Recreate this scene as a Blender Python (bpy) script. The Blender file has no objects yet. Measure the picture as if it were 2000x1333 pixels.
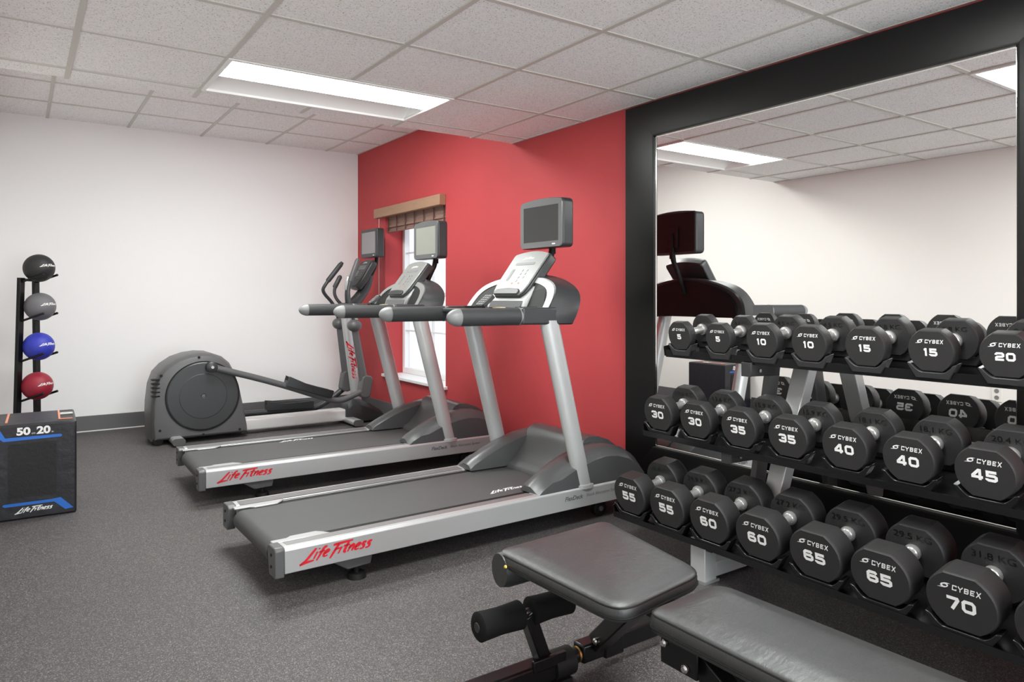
import bpy, bmesh, math, random
from mathutils import Vector, Matrix, Euler
S = bpy.context.scene
COL = S.collection
rnd = random.Random(7)
R = math.radians

# ------------------------------------------------------------------ camera, world, exposure
cam_d = bpy.data.cameras.new('camera')
cam = bpy.data.objects.new('camera', cam_d)
COL.objects.link(cam)
cam.location = (-2.95, 0.0, 1.165)
cam.rotation_euler = (R(90), 0, R(-34.674))
cam_d.sensor_fit = 'HORIZONTAL'
cam_d.sensor_width = 36.0
cam_d.lens = 1395.5 / 2000 * 36.0
cam_d.shift_y = -88.0 / 2000
cam_d.clip_start = 0.02
S.camera = cam
S.view_settings.view_transform = 'Standard'
S.view_settings.look = 'None'
S.view_settings.gamma = 1.0
S.view_settings.use_curve_mapping = False
S.view_settings.exposure = 0.0
S.cycles.use_denoising = True
S.cycles.max_bounces = 10
S.cycles.diffuse_bounces = 5
S.cycles.glossy_bounces = 5
S.cycles.sample_clamp_indirect = 6.0
# added fill lamp behind the camera, shining in through an added door
dl = bpy.data.lights.new('door_fill_light', 'AREA'); dl.shape = 'RECTANGLE'; dl.size = 2.2; dl.size_y = 2.0
dl.energy = 130.0; dl.color = (0.90, 0.97, 1.0)
do = bpy.data.objects.new('door_fill_light', dl); COL.objects.link(do)
do.location = (-1.6, -2.62, 1.10); do.rotation_euler = (R(90), 0, 0)
W = bpy.data.worlds.new('world')
S.world = W
W.use_nodes = True
bgn = W.node_tree.nodes['Background']
bgn.inputs[0].default_value = (0.86, 0.93, 1.0, 1)      # bright overcast daylight outside the window
bgn.inputs[1].default_value = 1.25

LAMP_W = 30.0        # radiance of the troffer lenses

# room frame: x = 0 is the red wall, y runs to the back wall, z up
YB, XL, YF = 7.12, -3.12, -2.4
ZN, ZF, YE = 2.272, 2.658, 4.262       # low ceiling, high ceiling, edge between them

# ------------------------------------------------------------------ materials
def mat(name, col, rough=0.5, metal=0.0, spec=0.5, coat=0.0, emit=None, estr=0.0):
    m = bpy.data.materials.new(name)
    m.use_nodes = True
    b = m.node_tree.nodes['Principled BSDF']
    b.inputs['Base Color'].default_value = (*col, 1)
    b.inputs['Roughness'].default_value = rough
    b.inputs['Metallic'].default_value = metal
    b.inputs['Specular IOR Level'].default_value = spec
    b.inputs['Coat Weight'].default_value = coat
    if emit:
        b.inputs['Emission Color'].default_value = (*emit, 1)
        b.inputs['Emission Strength'].default_value = estr
    return m

def nd(m, t, **k):
    n = m.node_tree.nodes.new(t)
    for a, v in k.items():
        setattr(n, a, v)
    return n

def lk(m, a, b):
    m.node_tree.links.new(a, b)

def coords(m, scale, kind='Object'):
    tc = nd(m, 'ShaderNodeTexCoord'); mp = nd(m, 'ShaderNodeMapping')
    mp.inputs['Scale'].default_value = scale if hasattr(scale, '__len__') else (scale,) * 3
    lk(m, tc.outputs[kind], mp.inputs['Vector'])
    return mp.outputs['Vector']

def ramp(m, fac, stops, interp='LINEAR'):
    r = nd(m, 'ShaderNodeValToRGB')
    r.color_ramp.interpolation = interp
    e = r.color_ramp.elements
    while len(e) < len(stops):
        e.new(0.5)
    for i, (p, c) in enumerate(stops):
        e[i].position = p
        e[i].color = (*c, 1)
    lk(m, fac, r.inputs['Fac'])
    return r.outputs['Color']

def noise(m, vec, scale, detail=4, rough=0.6):
    n = nd(m, 'ShaderNodeTexNoise')
    n.inputs['Scale'].default_value = scale
    n.inputs['Detail'].default_value = detail
    n.inputs['Roughness'].default_value = rough
    lk(m, vec, n.inputs['Vector'])
    return n.outputs['Fac']

def bump(m, h, strength, dist=0.002):
    b = nd(m, 'ShaderNodeBump')
    b.inputs['Strength'].default_value = strength
    b.inputs['Distance'].default_value = dist
    lk(m, h, b.inputs['Height'])
    lk(m, b.outputs['Normal'], m.node_tree.nodes['Principled BSDF'].inputs['Normal'])

def base(m, c):
    lk(m, c, m.node_tree.nodes['Principled BSDF'].inputs['Base Color'])

def mixc(m, fac, a, b, blend='MIX'):
    x = nd(m, 'ShaderNodeMix', data_type='RGBA', blend_type=blend)
    if isinstance(fac, float):
        x.inputs[0].default_value = fac
    else:
        lk(m, fac, x.inputs[0])
    for v, i in ((a, 6), (b, 7)):
        if isinstance(v, tuple):
            x.inputs[i].default_value = (*v, 1)
        else:
            lk(m, v, x.inputs[i])
    return x.outputs[2]

M = {}
# painted walls
m = M['white_wall'] = mat('white_wall_paint', (0.86, 0.86, 0.86), 0.75, spec=0.25)
bump(m, noise(m, coords(m, 1), 260, 3), 0.12)
m = M['left_wall'] = mat('cream_wall_paint', (0.80, 0.785, 0.755), 0.75, spec=0.25)
bump(m, noise(m, coords(m, 1), 260, 3), 0.12)
m = M['red_wall'] = mat('red_wall_paint', (0.50, 0.050, 0.055), 0.62, spec=0.3)
v = coords(m, 1)
base(m, mixc(m, noise(m, v, 3.0, 3), (0.44, 0.050, 0.056), (0.50, 0.061, 0.067)))
bump(m, noise(m, v, 300, 3), 0.18)
# speckled rubber floor
m = M['floor'] = mat('speckled_rubber_floor', (0.15, 0.14, 0.14), 0.58, spec=0.35)
v = coords(m, 1)
vo = nd(m, 'ShaderNodeTexVoronoi'); vo.inputs['Scale'].default_value = 360
lk(m, v, vo.inputs['Vector'])
sep = nd(m, 'ShaderNodeSeparateColor'); lk(m, vo.outputs['Color'], sep.inputs[0])
c1 = ramp(m, sep.outputs[0], [(0.0, (0.050, 0.046, 0.046)), (0.45, (0.078, 0.072, 0.072)), (0.72, (0.125, 0.117, 0.116)), (0.92, (0.205, 0.195, 0.192))], 'CONSTANT')
c2 = ramp(m, noise(m, v, 1.3, 3), [(0.3, (0.90, 0.90, 0.90)), (0.7, (1.0, 1.0, 1.0))])
base(m, mixc(m, 1.0, c1, c2, 'MULTIPLY'))
bump(m, noise(m, v, 350, 2), 0.25)
# acoustic tiles
m = M['tile'] = mat('acoustic_ceiling_tile', (0.62, 0.60, 0.59), 0.9, spec=0.1)
v = coords(m, (1, 1, 1))
n1 = noise(m, v, 150, 2, 0.5); n2 = noise(m, v, 60, 3, 0.6)
c1 = ramp(m, n1, [(0.31, (0.38, 0.375, 0.37)), (0.40, (0.93, 0.925, 0.92))])
c2 = ramp(m, n2, [(0.3, (0.92, 0.92, 0.92)), (0.6, (1, 1, 1))])
base(m, mixc(m, 1.0, c1, c2, 'MULTIPLY'))
bump(m, n1, 0.5, 0.003)
M['tee'] = mat('ceiling_tee_enamel', (0.58, 0.56, 0.52), 0.5)
M['trofferwhite'] = mat('troffer_white_enamel', (0.88, 0.88, 0.87), 0.45)
M['lens'] = mat('troffer_lens', (0.9, 0.9, 0.9), 0.4, emit=(0.96, 1.0, 0.97), estr=LAMP_W)
M['baseboard'] = mat('grey_vinyl_baseboard', (0.11, 0.107, 0.112), 0.5)
M['caulk'] = mat('white_caulk', (0.75, 0.74, 0.72), 0.6)
M['white_trim'] = mat('white_window_paint', (0.84, 0.85, 0.86), 0.4)
# dark mirror frame
m = M['frame'] = mat('black_stained_frame', (0.005, 0.0048, 0.005), 0.36, spec=0.32)
v = coords(m, (4, 40, 40))
bump(m, noise(m, v, 6, 4), 0.08)
M['mirror'] = mat('mirror_silver', (0.93, 0.935, 0.93), 0.0, metal=1.0)
M['bevel_glass'] = mat('mirror_bevel_edge', (0.72, 0.73, 0.71), 0.12, metal=1.0)
# metals and plastics
M['alu'] = mat('silver_painted_metal', (0.47, 0.475, 0.48), 0.38, metal=0.45)
M['bright'] = mat('bright_silver_paint', (0.78, 0.78, 0.77), 0.30, metal=0.3)
M['alu_dark'] = mat('ribbed_aluminium', (0.27, 0.265, 0.265), 0.42, metal=0.6)
M['upright'] = mat('silver_upright_paint', (0.50, 0.51, 0.51), 0.38, metal=0.35)
M['charcoal'] = mat('charcoal_plastic', (0.034, 0.036, 0.038), 0.38)
M['char_lt'] = mat('grey_plastic', (0.090, 0.091, 0.093), 0.40)
M['hood'] = mat('satin_grey_plastic', (0.075, 0.076, 0.078), 0.30)
M['char_dk'] = mat('dark_plastic', (0.022, 0.022, 0.023), 0.42)
M['grip'] = mat('rubber_grip', (0.040, 0.042, 0.044), 0.46)
M['capgrey'] = mat('pale_grey_plastic', (0.20, 0.205, 0.205), 0.42)
M['panel_white'] = mat('pale_console_plastic', (0.46, 0.465, 0.46), 0.38)
M['panel_face'] = mat('pale_grey_console_face', (0.19, 0.194, 0.19), 0.36)
M['panel_silver'] = mat('silver_console_plastic', (0.21, 0.21, 0.205), 0.34, metal=0.15)
M['screen'] = mat('switched_off_screen', (0.035, 0.036, 0.036), 0.13, spec=0.6)
M['screen_lt'] = mat('matte_screen', (0.23, 0.235, 0.205), 0.32)
M['key'] = mat('console_keys', (0.15, 0.15, 0.15), 0.5)
M['bezel'] = mat('television_bezel', (0.13, 0.132, 0.135), 0.26, spec=0.6)
M['orange_key'] = mat('orange_key', (0.55, 0.14, 0.06), 0.5)
M['belt'] = mat('treadmill_belt', (0.058, 0.059, 0.060), 0.55)
v = coords(M['belt'], 1)
bump(M['belt'], noise(M['belt'], v, 500, 2), 0.35)
M['black'] = mat('black_rubber', (0.006, 0.006, 0.006), 0.6, spec=0.3)
M['black_gloss'] = mat('black_powder_coat', (0.007, 0.007, 0.0075), 0.22, spec=0.5)
M['black_metal'] = mat('black_tube_paint', (0.005, 0.005, 0.0055), 0.30, spec=0.35)
M['red_logo'] = mat('red_decal', (0.60, 0.010, 0.022), 0.45)
M['white_logo'] = mat('white_print', (0.78, 0.78, 0.77), 0.5)
M['grey_logo'] = mat('grey_print', (0.10, 0.10, 0.10), 0.5)
M['emboss'] = mat('glossy_black_marking', (0.004, 0.004, 0.004), 0.28)
m = M['urethane'] = mat('black_urethane', (0.022, 0.021, 0.0215), 0.52, spec=0.38)
v = coords(m, 1)
bump(m, noise(m, v, 700, 2), 0.35, 0.0015)
M['chrome'] = mat('brushed_chrome', (0.90, 0.89, 0.88), 0.30, metal=0.85)
M['steel'] = mat('bolt_steel', (0.6, 0.6, 0.6), 0.25, metal=1.0)
M['brass'] = mat('brass_stud', (0.72, 0.52, 0.14), 0.3, metal=1.0)
m = M['vinyl'] = mat('black_vinyl_upholstery', (0.030, 0.031, 0.032), 0.35, spec=0.6)
v = coords(m, 1)
n1 = noise(m, v, 900, 2); n2 = noise(m, coords(m, (3, 9, 3)), 3.0, 3)
ad = nd(m, 'ShaderNodeMath', operation='MULTIPLY_ADD'); ad.inputs[1].default_value = 6.0
lk(m, n2, ad.inputs[0]); lk(m, n1, ad.inputs[2])
bump(m, ad.outputs[0], 0.25, 0.002)
M['foam'] = mat('black_foam', (0.009, 0.0088, 0.009), 0.85, spec=0.15)
M['ball_black'] = mat('black_ball_rubber', (0.017, 0.017, 0.018), 0.55)
M['ball_grey'] = mat('grey_ball_rubber', (0.135, 0.135, 0.145), 0.55)
M['ball_blue'] = mat('blue_ball_rubber', (0.028, 0.040, 0.40), 0.5)
M['ball_red'] = mat('red_ball_rubber', (0.28, 0.012, 0.032), 0.5)
for k in ('ball_black', 'ball_grey', 'ball_blue', 'ball_red'):
    bump(M[k], noise(M[k], coords(M[k], 1), 420, 2), 0.35)
m = M['box_fabric'] = mat('black_vinyl_fabric', (0.009, 0.009, 0.013), 0.42, spec=0.5)
bump(m, noise(m, coords(m, 1), 14, 3), 0.35, 0.01)
m = M['box_inset'] = mat('black_mesh_fabric', (0.009, 0.009, 0.010), 0.7)
bump(m, noise(m, coords(m, 1), 30, 3), 0.3, 0.01)
M['blue_print'] = mat('blue_print', (0.012, 0.125, 0.50), 0.45)
M['orange_print'] = mat('orange_print', (0.62, 0.23, 0.14), 0.5)
m = M['valance'] = mat('light_bamboo_wood', (0.36, 0.21, 0.13), 0.55)
v = coords(m, (30, 2, 60))
base(m, mixc(m, noise(m, v, 3, 3), (0.27, 0.15, 0.09), (0.42, 0.25, 0.16)))
m = M['shade'] = mat('woven_bamboo', (0.20, 0.10, 0.07), 0.6)
v = coords(m, (5, 3, 90))
base(m, mixc(m, noise(m, v, 3, 3), (0.12, 0.055, 0.042), (0.42, 0.27, 0.21)))
M['cordw'] = mat('pale_cord', (0.7, 0.6, 0.58), 0.6)
M['outlet'] = mat('ivory_outlet', (0.78, 0.77, 0.72), 0.4)
# window pane: thin clear glass
m = M['pane'] = bpy.data.materials.new('window_glass'); m.use_nodes = True
nt = m.node_tree; nt.nodes.remove(nt.nodes['Principled BSDF'])
tr = nd(m, 'ShaderNodeBsdfTransparent'); gl = nd(m, 'ShaderNodeBsdfGlossy'); gl.inputs['Roughness'].default_value = 0.02
mx = nd(m, 'ShaderNodeMixShader'); mx.inputs[0].default_value = 0.06
lk(m, tr.outputs[0], mx.inputs[1]); lk(m, gl.outputs[0], mx.inputs[2])
lk(m, mx.outputs[0], nt.nodes['Material Output'].inputs['Surface'])

# ------------------------------------------------------------------ mesh helpers
def frame_from(d, up=Vector((0, 0, 1))):
    d = Vector(d).normalized()
    if abs(d.dot(up)) > 0.99:
        up = Vector((1, 0, 0))
    a = up.cross(d).normalized()
    b = d.cross(a)
    return a, b, d

class B:
    """collects shapes, then links them as one mesh object"""
    def __init__(s):
        s.bm = bmesh.new(); s.T = Matrix.Identity(4)
    def v(s, p):
        return s.bm.verts.new(s.T @ Vector(p))
    def f(s, vs):
        try:
            return s.bm.faces.new(vs)
        except ValueError:
            return None
    def box(s, lo, hi):
        x0, y0, z0 = lo; x1, y1, z1 = hi
        vs = [s.v(p) for p in ((x0,y0,z0),(x1,y0,z0),(x1,y1,z0),(x0,y1,z0),(x0,y0,z1),(x1,y0,z1),(x1,y1,z1),(x0,y1,z1))]
        for q in ((0,3,2,1),(4,5,6,7),(0,1,5,4),(1,2,6,5),(2,3,7,6),(3,0,4,7)):
            s.f([vs[i] for i in q])
        return s
    def bar(s, p0, p1, w, h, up=Vector((0, 0, 1))):
        """square bar from p0 to p1; w sideways, h along up"""
        p0, p1 = Vector(p0), Vector(p1)
        a, b, d = frame_from(p1 - p0, Vector(up))
        rings = [[s.v(p + a * (w/2*i) + b * (h/2*j)) for i, j in ((-1,-1),(1,-1),(1,1),(-1,1))] for p in (p0, p1)]
        for i in range(4):
            s.f([rings[0][i], rings[0][(i+1)%4], rings[1][(i+1)%4], rings[1][i]])
        s.f(rings[0][::-1]); s.f(rings[1])
        return s
    def rings(s, pts, cap=True, closed=False):
        R_ = [[s.v(p) for p in r] for r in pts]
        n = len(R_[0])
        K = len(R_)
        for k in range(K if closed else K - 1):
            for i in range(n):
                s.f([R_[k][i], R_[k][(i+1)%n], R_[(k+1)%K][(i+1)%n], R_[(k+1)%K][i]])
        if cap and not closed:
            s.f(R_[0][::-1]); s.f(R_[-1])
        return s
    def cyl(s, p0, p1, r0, r1=None, n=24, ry=None):
        p0, p1 = Vector(p0), Vector(p1)
        r1 = r0 if r1 is None else r1
        a, b, d = frame_from(p1 - p0)
        k = 1.0 if ry is None else ry
        return s.rings([[p + a*(r*k*math.cos(2*math.pi*i/n)) + b*(r*math.sin(2*math.pi*i/n)) for i in range(n)] for p, r in ((p0, r0), (p1, r1))])
    def lathe(s, p0, axis, prof, n=32):
        """prof: list of (distance along axis, radius)"""
        p0 = Vector(p0); a, b, d = frame_from(axis)
        return s.rings([[p0 + d*t + a*(r*math.cos(2*math.pi*i/n)) + b*(r*math.sin(2*math.pi*i/n)) for i in range(n)] for t, r in prof])
    def tube(s, pts, r, n=14, smooth=0, rs=None, flat=1.0):
        pts = [Vector(p) for p in pts]
        for _ in range(smooth):
            q = [pts[0]]
            for i in range(len(pts) - 1):
                q += [pts[i]*0.75 + pts[i+1]*0.25, pts[i]*0.25 + pts[i+1]*0.75]
            q.append(pts[-1]); pts = q
        N = len(pts); out = []
        a = None
        for i, p in enumerate(pts):
            d = (pts[min(i+1, N-1)] - pts[max(i-1, 0)]).normalized()
            if a is None:
                a, b, _ = frame_from(d)
            else:
                a = (a - d * a.dot(d)).normalized(); b = d.cross(a)
            rr = r if rs is None else rs[0] + (rs[1]-rs[0]) * i/(N-1)
            out.append([p + a*(rr*flat*math.cos(2*math.pi*k/n)) + b*(rr*math.sin(2*math.pi*k/n)) for k in range(n)])
        return s.rings(out)
    def prism(s, prof, ax, lo, hi):
        """extrude a 2D outline along axis ax; the outline's two coordinates are the other axes in order"""
        def mk(q, t):
            return {'x': (t, q[0], q[1]), 'y': (q[0], t, q[1]), 'z': (q[0], q[1], t)}[ax]
        A = [s.v(mk(q, lo)) for q in prof]; Bv = [s.v(mk(q, hi)) for q in prof]
        n = len(prof)
        for i in range(n):
            s.f([A[i], A[(i+1)%n], Bv[(i+1)%n], Bv[i]])
        s.f(A[::-1]); s.f(Bv)
        return s
    def sphere(s, c, r, nu=32, nv=20, sc=(1, 1, 1)):
        bmesh.ops.create_uvsphere(s.bm, u_segments=nu, v_segments=nv, radius=r,
            matrix=s.T @ Matrix.Translation(c) @ Matrix.Diagonal((*sc, 1)))
        return s
    def poly(s, pts):
        s.f([s.v(p) for p in pts]); return s
    def grid(s, P_):
        V_ = [[s.v(p) for p in row] for row in P_]
        for i in range(len(V_)-1):
            for j in range(len(V_[0])-1):
                s.f([V_[i][j], V_[i+1][j], V_[i+1][j+1], V_[i][j+1]])
        return s
    def done(s, name, m, parent=None, bevel=0.0, seg=2, sharp=35, subsurf=0, label=None, kind=None, flat=False, recalc=True):
        if recalc:
            bmesh.ops.recalc_face_normals(s.bm, faces=s.bm.faces)
        me = bpy.data.meshes.new(name)
        s.bm.to_mesh(me); s.bm.free()
        ms = m if isinstance(m, (list, tuple)) else [m]
        for q in ms:
            me.materials.append(q)
        if not flat:
            for p in me.polygons:
                p.use_smooth = True
            me.set_sharp_from_angle(angle=R(sharp))
        o = bpy.data.objects.new(name, me)
        COL.objects.link(o)
        if parent:
            o.parent = parent
        if bevel:
            md = o.modifiers.new('bevel', 'BEVEL'); md.width = bevel; md.segments = seg
            md.limit_method = 'ANGLE'; md.angle_limit = R(32); md.use_clamp_overlap = True
        if subsurf:
            md = o.modifiers.new('sub', 'SUBSURF'); md.levels = subsurf; md.render_levels = subsurf
        if label: o['label'] = label
        if kind: o['kind'] = kind
        return o

def thing(name, label, cat, loc=(0, 0, 0), rot=(0, 0, 0), group=None):
    o = bpy.data.objects.new(name, None); COL.objects.link(o)
    o.location = loc; o.rotation_euler = rot
    o['label'] = label; o['category'] = cat; o['kind'] = 'thing'
    o.empty_display_size = 0.1
    if group: o['group'] = group
    return o

def dup(src, name=None, loc=None, rot=None, label=None):
    c = src.copy(); COL.objects.link(c)
    if loc is not None: c.location = loc
    if rot is not None: c.rotation_euler = rot
    if label: c['label'] = label
    for ch in list(src.children):
        d = ch.copy(); COL.objects.link(d); d.parent = c
        for g in list(ch.children):
            e = g.copy(); COL.objects.link(e); e.parent = d
    return c

def struct(o):
    o['kind'] = 'structure'; return o

def circ(r, n=24, a0=0.0, a1=2*math.pi, c=(0, 0)):
    return [(c[0] + r*math.cos(a0 + (a1-a0)*i/n), c[1] + r*math.sin(a0 + (a1-a0)*i/n)) for i in range(n)]

def rrect(x0, y0, x1, y1, r, n=5):
    out = []
    for cx, cy, a in ((x1-r, y1-r, 0), (x0+r, y1-r, 90), (x0+r, y0+r, 180), (x1-r, y0+r, 270)):
        for i in range(n+1):
            t = R(a + 90*i/n)
            out.append((cx + r*math.cos(t), cy + r*math.sin(t)))
    return out

# ---- lettering
def glyph_mesh(text, size=1.0, bold=0.0, shear=0.0, sx=1.0):
    """2D triangles of a text set in the built-in font; centred, x right, y up"""
    cu = bpy.data.curves.new('lettering', 'FONT')
    cu.body = text; cu.size = size; cu.offset = bold; cu.shear = shear
    cu.align_x = 'CENTER'; cu.align_y = 'CENTER'; cu.fill_mode = 'FRONT'
    o = bpy.data.objects.new('lettering', cu); COL.objects.link(o)
    dg = bpy.context.evaluated_depsgraph_get()
    me = bpy.data.meshes.new_from_object(o.evaluated_get(dg))
    vs = [(v.co.x * sx, v.co.y) for v in me.vertices]
    fs = [tuple(p.vertices) for p in me.polygons]
    bpy.data.objects.remove(o); bpy.data.curves.remove(cu); bpy.data.meshes.remove(me)
    return vs, fs

GC = {}
def glyphs(*a, **k):
    key = (a, tuple(sorted(k.items())))
    if key not in GC:
        GC[key] = glyph_mesh(*a, **k)
    return GC[key]

def put2d(b, vf, fn):
    vs, fs = vf
    V_ = [b.v(fn(x, y)) for x, y in vs]
    for f in fs:
        b.f([V_[i] for i in f])

def strokes2d(strokes, w):
    """ribbon outlines of hand drawn strokes -> (verts, faces)"""
    vs, fs = [], []
    for st in strokes:
        pts = [Vector(p) for p in st]
        if len(pts) > 2:
            q = [pts[0]]
            for i in range(len(pts)-1):
                q += [pts[i]*0.75 + pts[i+1]*0.25, pts[i]*0.25 + pts[i+1]*0.75]
            q.append(pts[-1]); pts = q
        n = len(pts); k0 = len(vs)
        for i, p in enumerate(pts):
            d = (pts[min(i+1, n-1)] - pts[max(i-1, 0)]).normalized()
            t = i/(n-1)
            ww = w * (0.55 + 0.45*math.sin(math.pi*min(1, 0.15 + t*0.9)))
            nrm = Vector((-d.y, d.x)) * ww * 0.5
            vs += [tuple(p + nrm), tuple(p - nrm)]
        for i in range(n-1):
            fs.append((k0+2*i, k0+2*i+1, k0+2*i+3, k0+2*i+2))
    return vs, fs

def thick(paths, w):
    """constant-width ribbons with mitred corners; a path whose ends meet is closed"""
    vs, fs = [], []
    for st in paths:
        P_ = [Vector(p) for p in st]
        closed = (P_[0]-P_[-1]).length < 1e-6
        if closed: P_ = P_[:-1]
        n = len(P_); k0 = len(vs)
        for i in range(n):
            a = P_[i-1] if (closed or i > 0) else None
            c = P_[(i+1) % n] if (closed or i < n-1) else None
            d0 = (P_[i]-a).normalized() if a is not None else None
            d1 = (c-P_[i]).normalized() if c is not None else None
            if d0 is None: d0 = d1
            if d1 is None: d1 = d0
            n0, n1 = Vector((-d0.y, d0.x)), Vector((-d1.y, d1.x))
            m_ = (n0+n1).normalized(); L = min(w/2/max(m_.dot(n0), 0.35), w*1.2)
            vs += [tuple(P_[i]+m_*L), tuple(P_[i]-m_*L)]
        for i in range(n if closed else n-1):
            j = (i+1) % n
            fs.append((k0+2*i, k0+2*i+1, k0+2*j+1, k0+2*j))
    return vs, fs

# wide squared numerals and capitals, drawn as centre lines in a cell one unit high
def _q(*p): return list(p)
BLK = {
 '0': [_q((.28,.13),(.78,.13),(.92,.27),(.92,.73),(.78,.87),(.28,.87),(.14,.73),(.14,.27),(.28,.13))],
 '1': [_q((.30,0),(.30,1.0)), _q((.17,.80),(.06,.80))],
 '2': [_q((.12,.68),(.12,.76),(.24,.87),(.80,.87),(.92,.76),(.92,.58),(.80,.50),(.28,.46),(.14,.36),(.14,.13),(.98,.13))],
 '3': [_q((.12,.70),(.12,.78),(.24,.87),(.80,.87),(.92,.76),(.92,.60),(.82,.50),(.92,.40),(.92,.24),(.80,.13),(.24,.13),(.12,.22),(.12,.30)), _q((.36,.50),(.72,.50))],
 '4': [_q((.74,.392),(.74,.88),(.62,.88),(.12,.36),(.12,.26),(1.0,.26)), _q((.74,0),(.74,.128))],
 '5': [_q((.96,.87),(.18,.87),(.18,.54),(.78,.54),(.92,.44),(.92,.24),(.78,.13),(.26,.13),(.12,.22),(.12,.28))],
 '6': [_q((.90,.74),(.78,.87),(.28,.87),(.14,.74),(.14,.27),(.28,.13),(.78,.13),(.92,.24),(.92,.42),(.78,.53),(.272,.53))],
 '7': [_q((.08,.87),(.86,.87),(.90,.78),(.44,0))],
 'C': [_q((.90,.68),(.90,.87),(.14,.87),(.14,.13),(.90,.13),(.90,.32))],
 'Y': [_q((.06,1.0),(.06,.86),(.48,.48),(.48,0)), _q((.90,1.0),(.90,.86),(.56,.56))],
 'B': [_q((.14,.13),(.14,.87),(.78,.87),(.86,.78),(.86,.60),(.78,.51),(.88,.42),(.88,.22),(.78,.13),(.14,.13)), _q((.245,.51),(.68,.51))],
 'E': [_q((.92,.87),(.14,.87),(.14,.13),(.92,.13)), _q((.245,.5),(.80,.5))],
 'X': [_q((.04,0),(.90,1.0)), _q((.04,1.0),(.404,.577)), _q((.536,.423),(.90,0))],
}
ADV = {'1': 0.55, '7': 1.0}
def block(text, h, w=0.24, sx=1.0, gap=0.16, shear=0.0):
    vs, fs = [], []; x = 0.0
    for ch in text:
        v_, f_ = thick(BLK[ch], w)
        k = len(vs)
        vs += [(a + x, c) for a, c in v_]; fs += [tuple(i+k for i in f) for f in f_]
        x += ADV.get(ch, 1.04) + gap
    W_ = x - gap
    return [((a - W_/2 + shear*(c-.5))*sx*h, (c-.5)*h) for a, c in vs], fs

def brand_script():
    def e(x): return [(x, .30), (x+.32, .42), (x+.36, .60), (x+.16, .62), (x-.02, .30), (x+.06, .02), (x+.36, .10)]
    def s(x): return [(x+.42, .60), (x+.20, .66), (x+.10, .48), (x+.30, .30), (x+.26, .04), (x-.04, .02)]
    st = [[(0.86, 1.02), (0.50, 0.34), (0.30, -0.02), (-0.12, -0.34)], [(-0.12, -0.34), (0.3, -0.20), (0.98, -0.13)],
          [(1.06, .64), (0.92, .0)], [(1.13, .86), (1.19, .96)],
          [(1.78, .98), (1.56, 1.0), (1.44, .55), (1.20, -.22)], [(1.22, .58), (1.66, .62)],
          e(1.68),
          [(2.80, .98), (2.56, .40), (2.34, -.30)], [(2.30, .98), (2.9, 1.03), (3.95, 1.10)], [(2.56, .50), (3.0, .55)],
          [(3.10, .64), (2.96, .0)], [(3.62, .98), (3.42, .2), (3.52, .02), (3.62, .05)], [(3.26, .66), (3.78, .70)],
          [(3.90, .64), (3.76, .0)], [(3.80, .3), (4.05, .66), (4.2, .56), (4.12, .0)],
          e(4.36), s(4.84), s(5.34)]
    vs, fs = strokes2d(st, 0.265)
    vs = [((x + 0.28*y - 2.95) / 6.1, (y - 0.35) * 0.80 / 6.1) for x, y in vs]     # about one unit wide
    return vs, fs
SCRIPT = brand_script()

def decal(name, m, parent, vf, origin, ux, uy, scale, label=None):
    """flat print: 2D (x, y) laid on a plane given by origin and unit axes"""
    b = B(); o_, ux, uy = Vector(origin), Vector(ux), Vector(uy)
    put2d(b, vf, lambda x, y: o_ + ux*(x*scale) + uy*(y*scale))
    return b.done(name, m, parent, flat=True, label=label, recalc=False)

# ------------------------------------------------------------------ room shell
struct(B().box((XL-0.1, YF-0.1, -0.06), (0.3, YB+0.12, 0)).done('floor', M['floor']))
struct(B().box((XL-0.12, YB, 0), (0.0, YB+0.12, 2.8)).done('wall_back', M['white_wall']))
struct(B().box((XL-0.12, YF-0.12, 0), (XL, YB, 2.8)).done('wall_left', M['left_wall']))
DX0, DX1, DZ1 = -2.75, -0.45, 2.12
b = B()
b.box((XL, YF-0.12, 0), (DX0, YF, 2.8)); b.box((DX1, YF-0.12, 0), (0.0, YF, 2.8)); b.box((DX0, YF-0.12, DZ1), (DX1, YF, 2.8))
struct(b.done('wall_front', M['left_wall']))
t = thing('added_door', 'added glazed double door, unseen behind the camera, letting in fill light', 'door', ((DX0+DX1)/2, YF-0.06, 0))  # unseen door, added so fill light can come in from behind
t['kind'] = 'structure'
hw = (DX1-DX0)/2
b = B()
for x0, x1 in ((-hw, -hw+0.06), (-0.05, 0.05), (hw-0.06, hw)):
    b.box((x0, -0.03, 0), (x1, 0.03, DZ1))
b.box((-hw, -0.03, DZ1-0.06), (hw, 0.03, DZ1)); b.box((-hw, -0.03, 0), (hw, 0.03, 0.10))
b.done('door_frame', M['white_trim'], t)
b = B(); b.box((-hw, -0.004, 0.1), (hw, 0.004, DZ1-0.05)); b.done('pane', M['pane'], t)
for nm, sx, sy, loc, rot in (('daylight_portal', 1.2, 1.6, (0.25, 5.84, 1.19), (R(90), 0, R(90))),):
    ld = bpy.data.lights.new(nm, 'AREA'); ld.shape = 'RECTANGLE'; ld.size = sx; ld.size_y = sy; ld.cycles.is_portal = True
    lo = bpy.data.objects.new(nm, ld); COL.objects.link(lo); lo.location = loc; lo.rotation_euler = rot
WY0, WY1, WZ0, WZ1 = 5.242, 6.440, 0.385, 2.000
b = B()
b.box((0, YF-0.12, 0), (0.26, WY0, 2.8)); b.box((0, WY1, 0), (0.26, YB+0.12, 2.8))
b.box((0, WY0, 0), (0.26, WY1, WZ0)); b.box((0, WY0, WZ1), (0.26, WY1, 2.8))
struct(b.done('wall_right', M['red_wall']))
# two-level ceiling, edge at YE
struct(B().box((XL, YE-0.02, ZN+0.03), (0, YE, ZF)).done('ceiling_drop', M['white_wall']))
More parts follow.
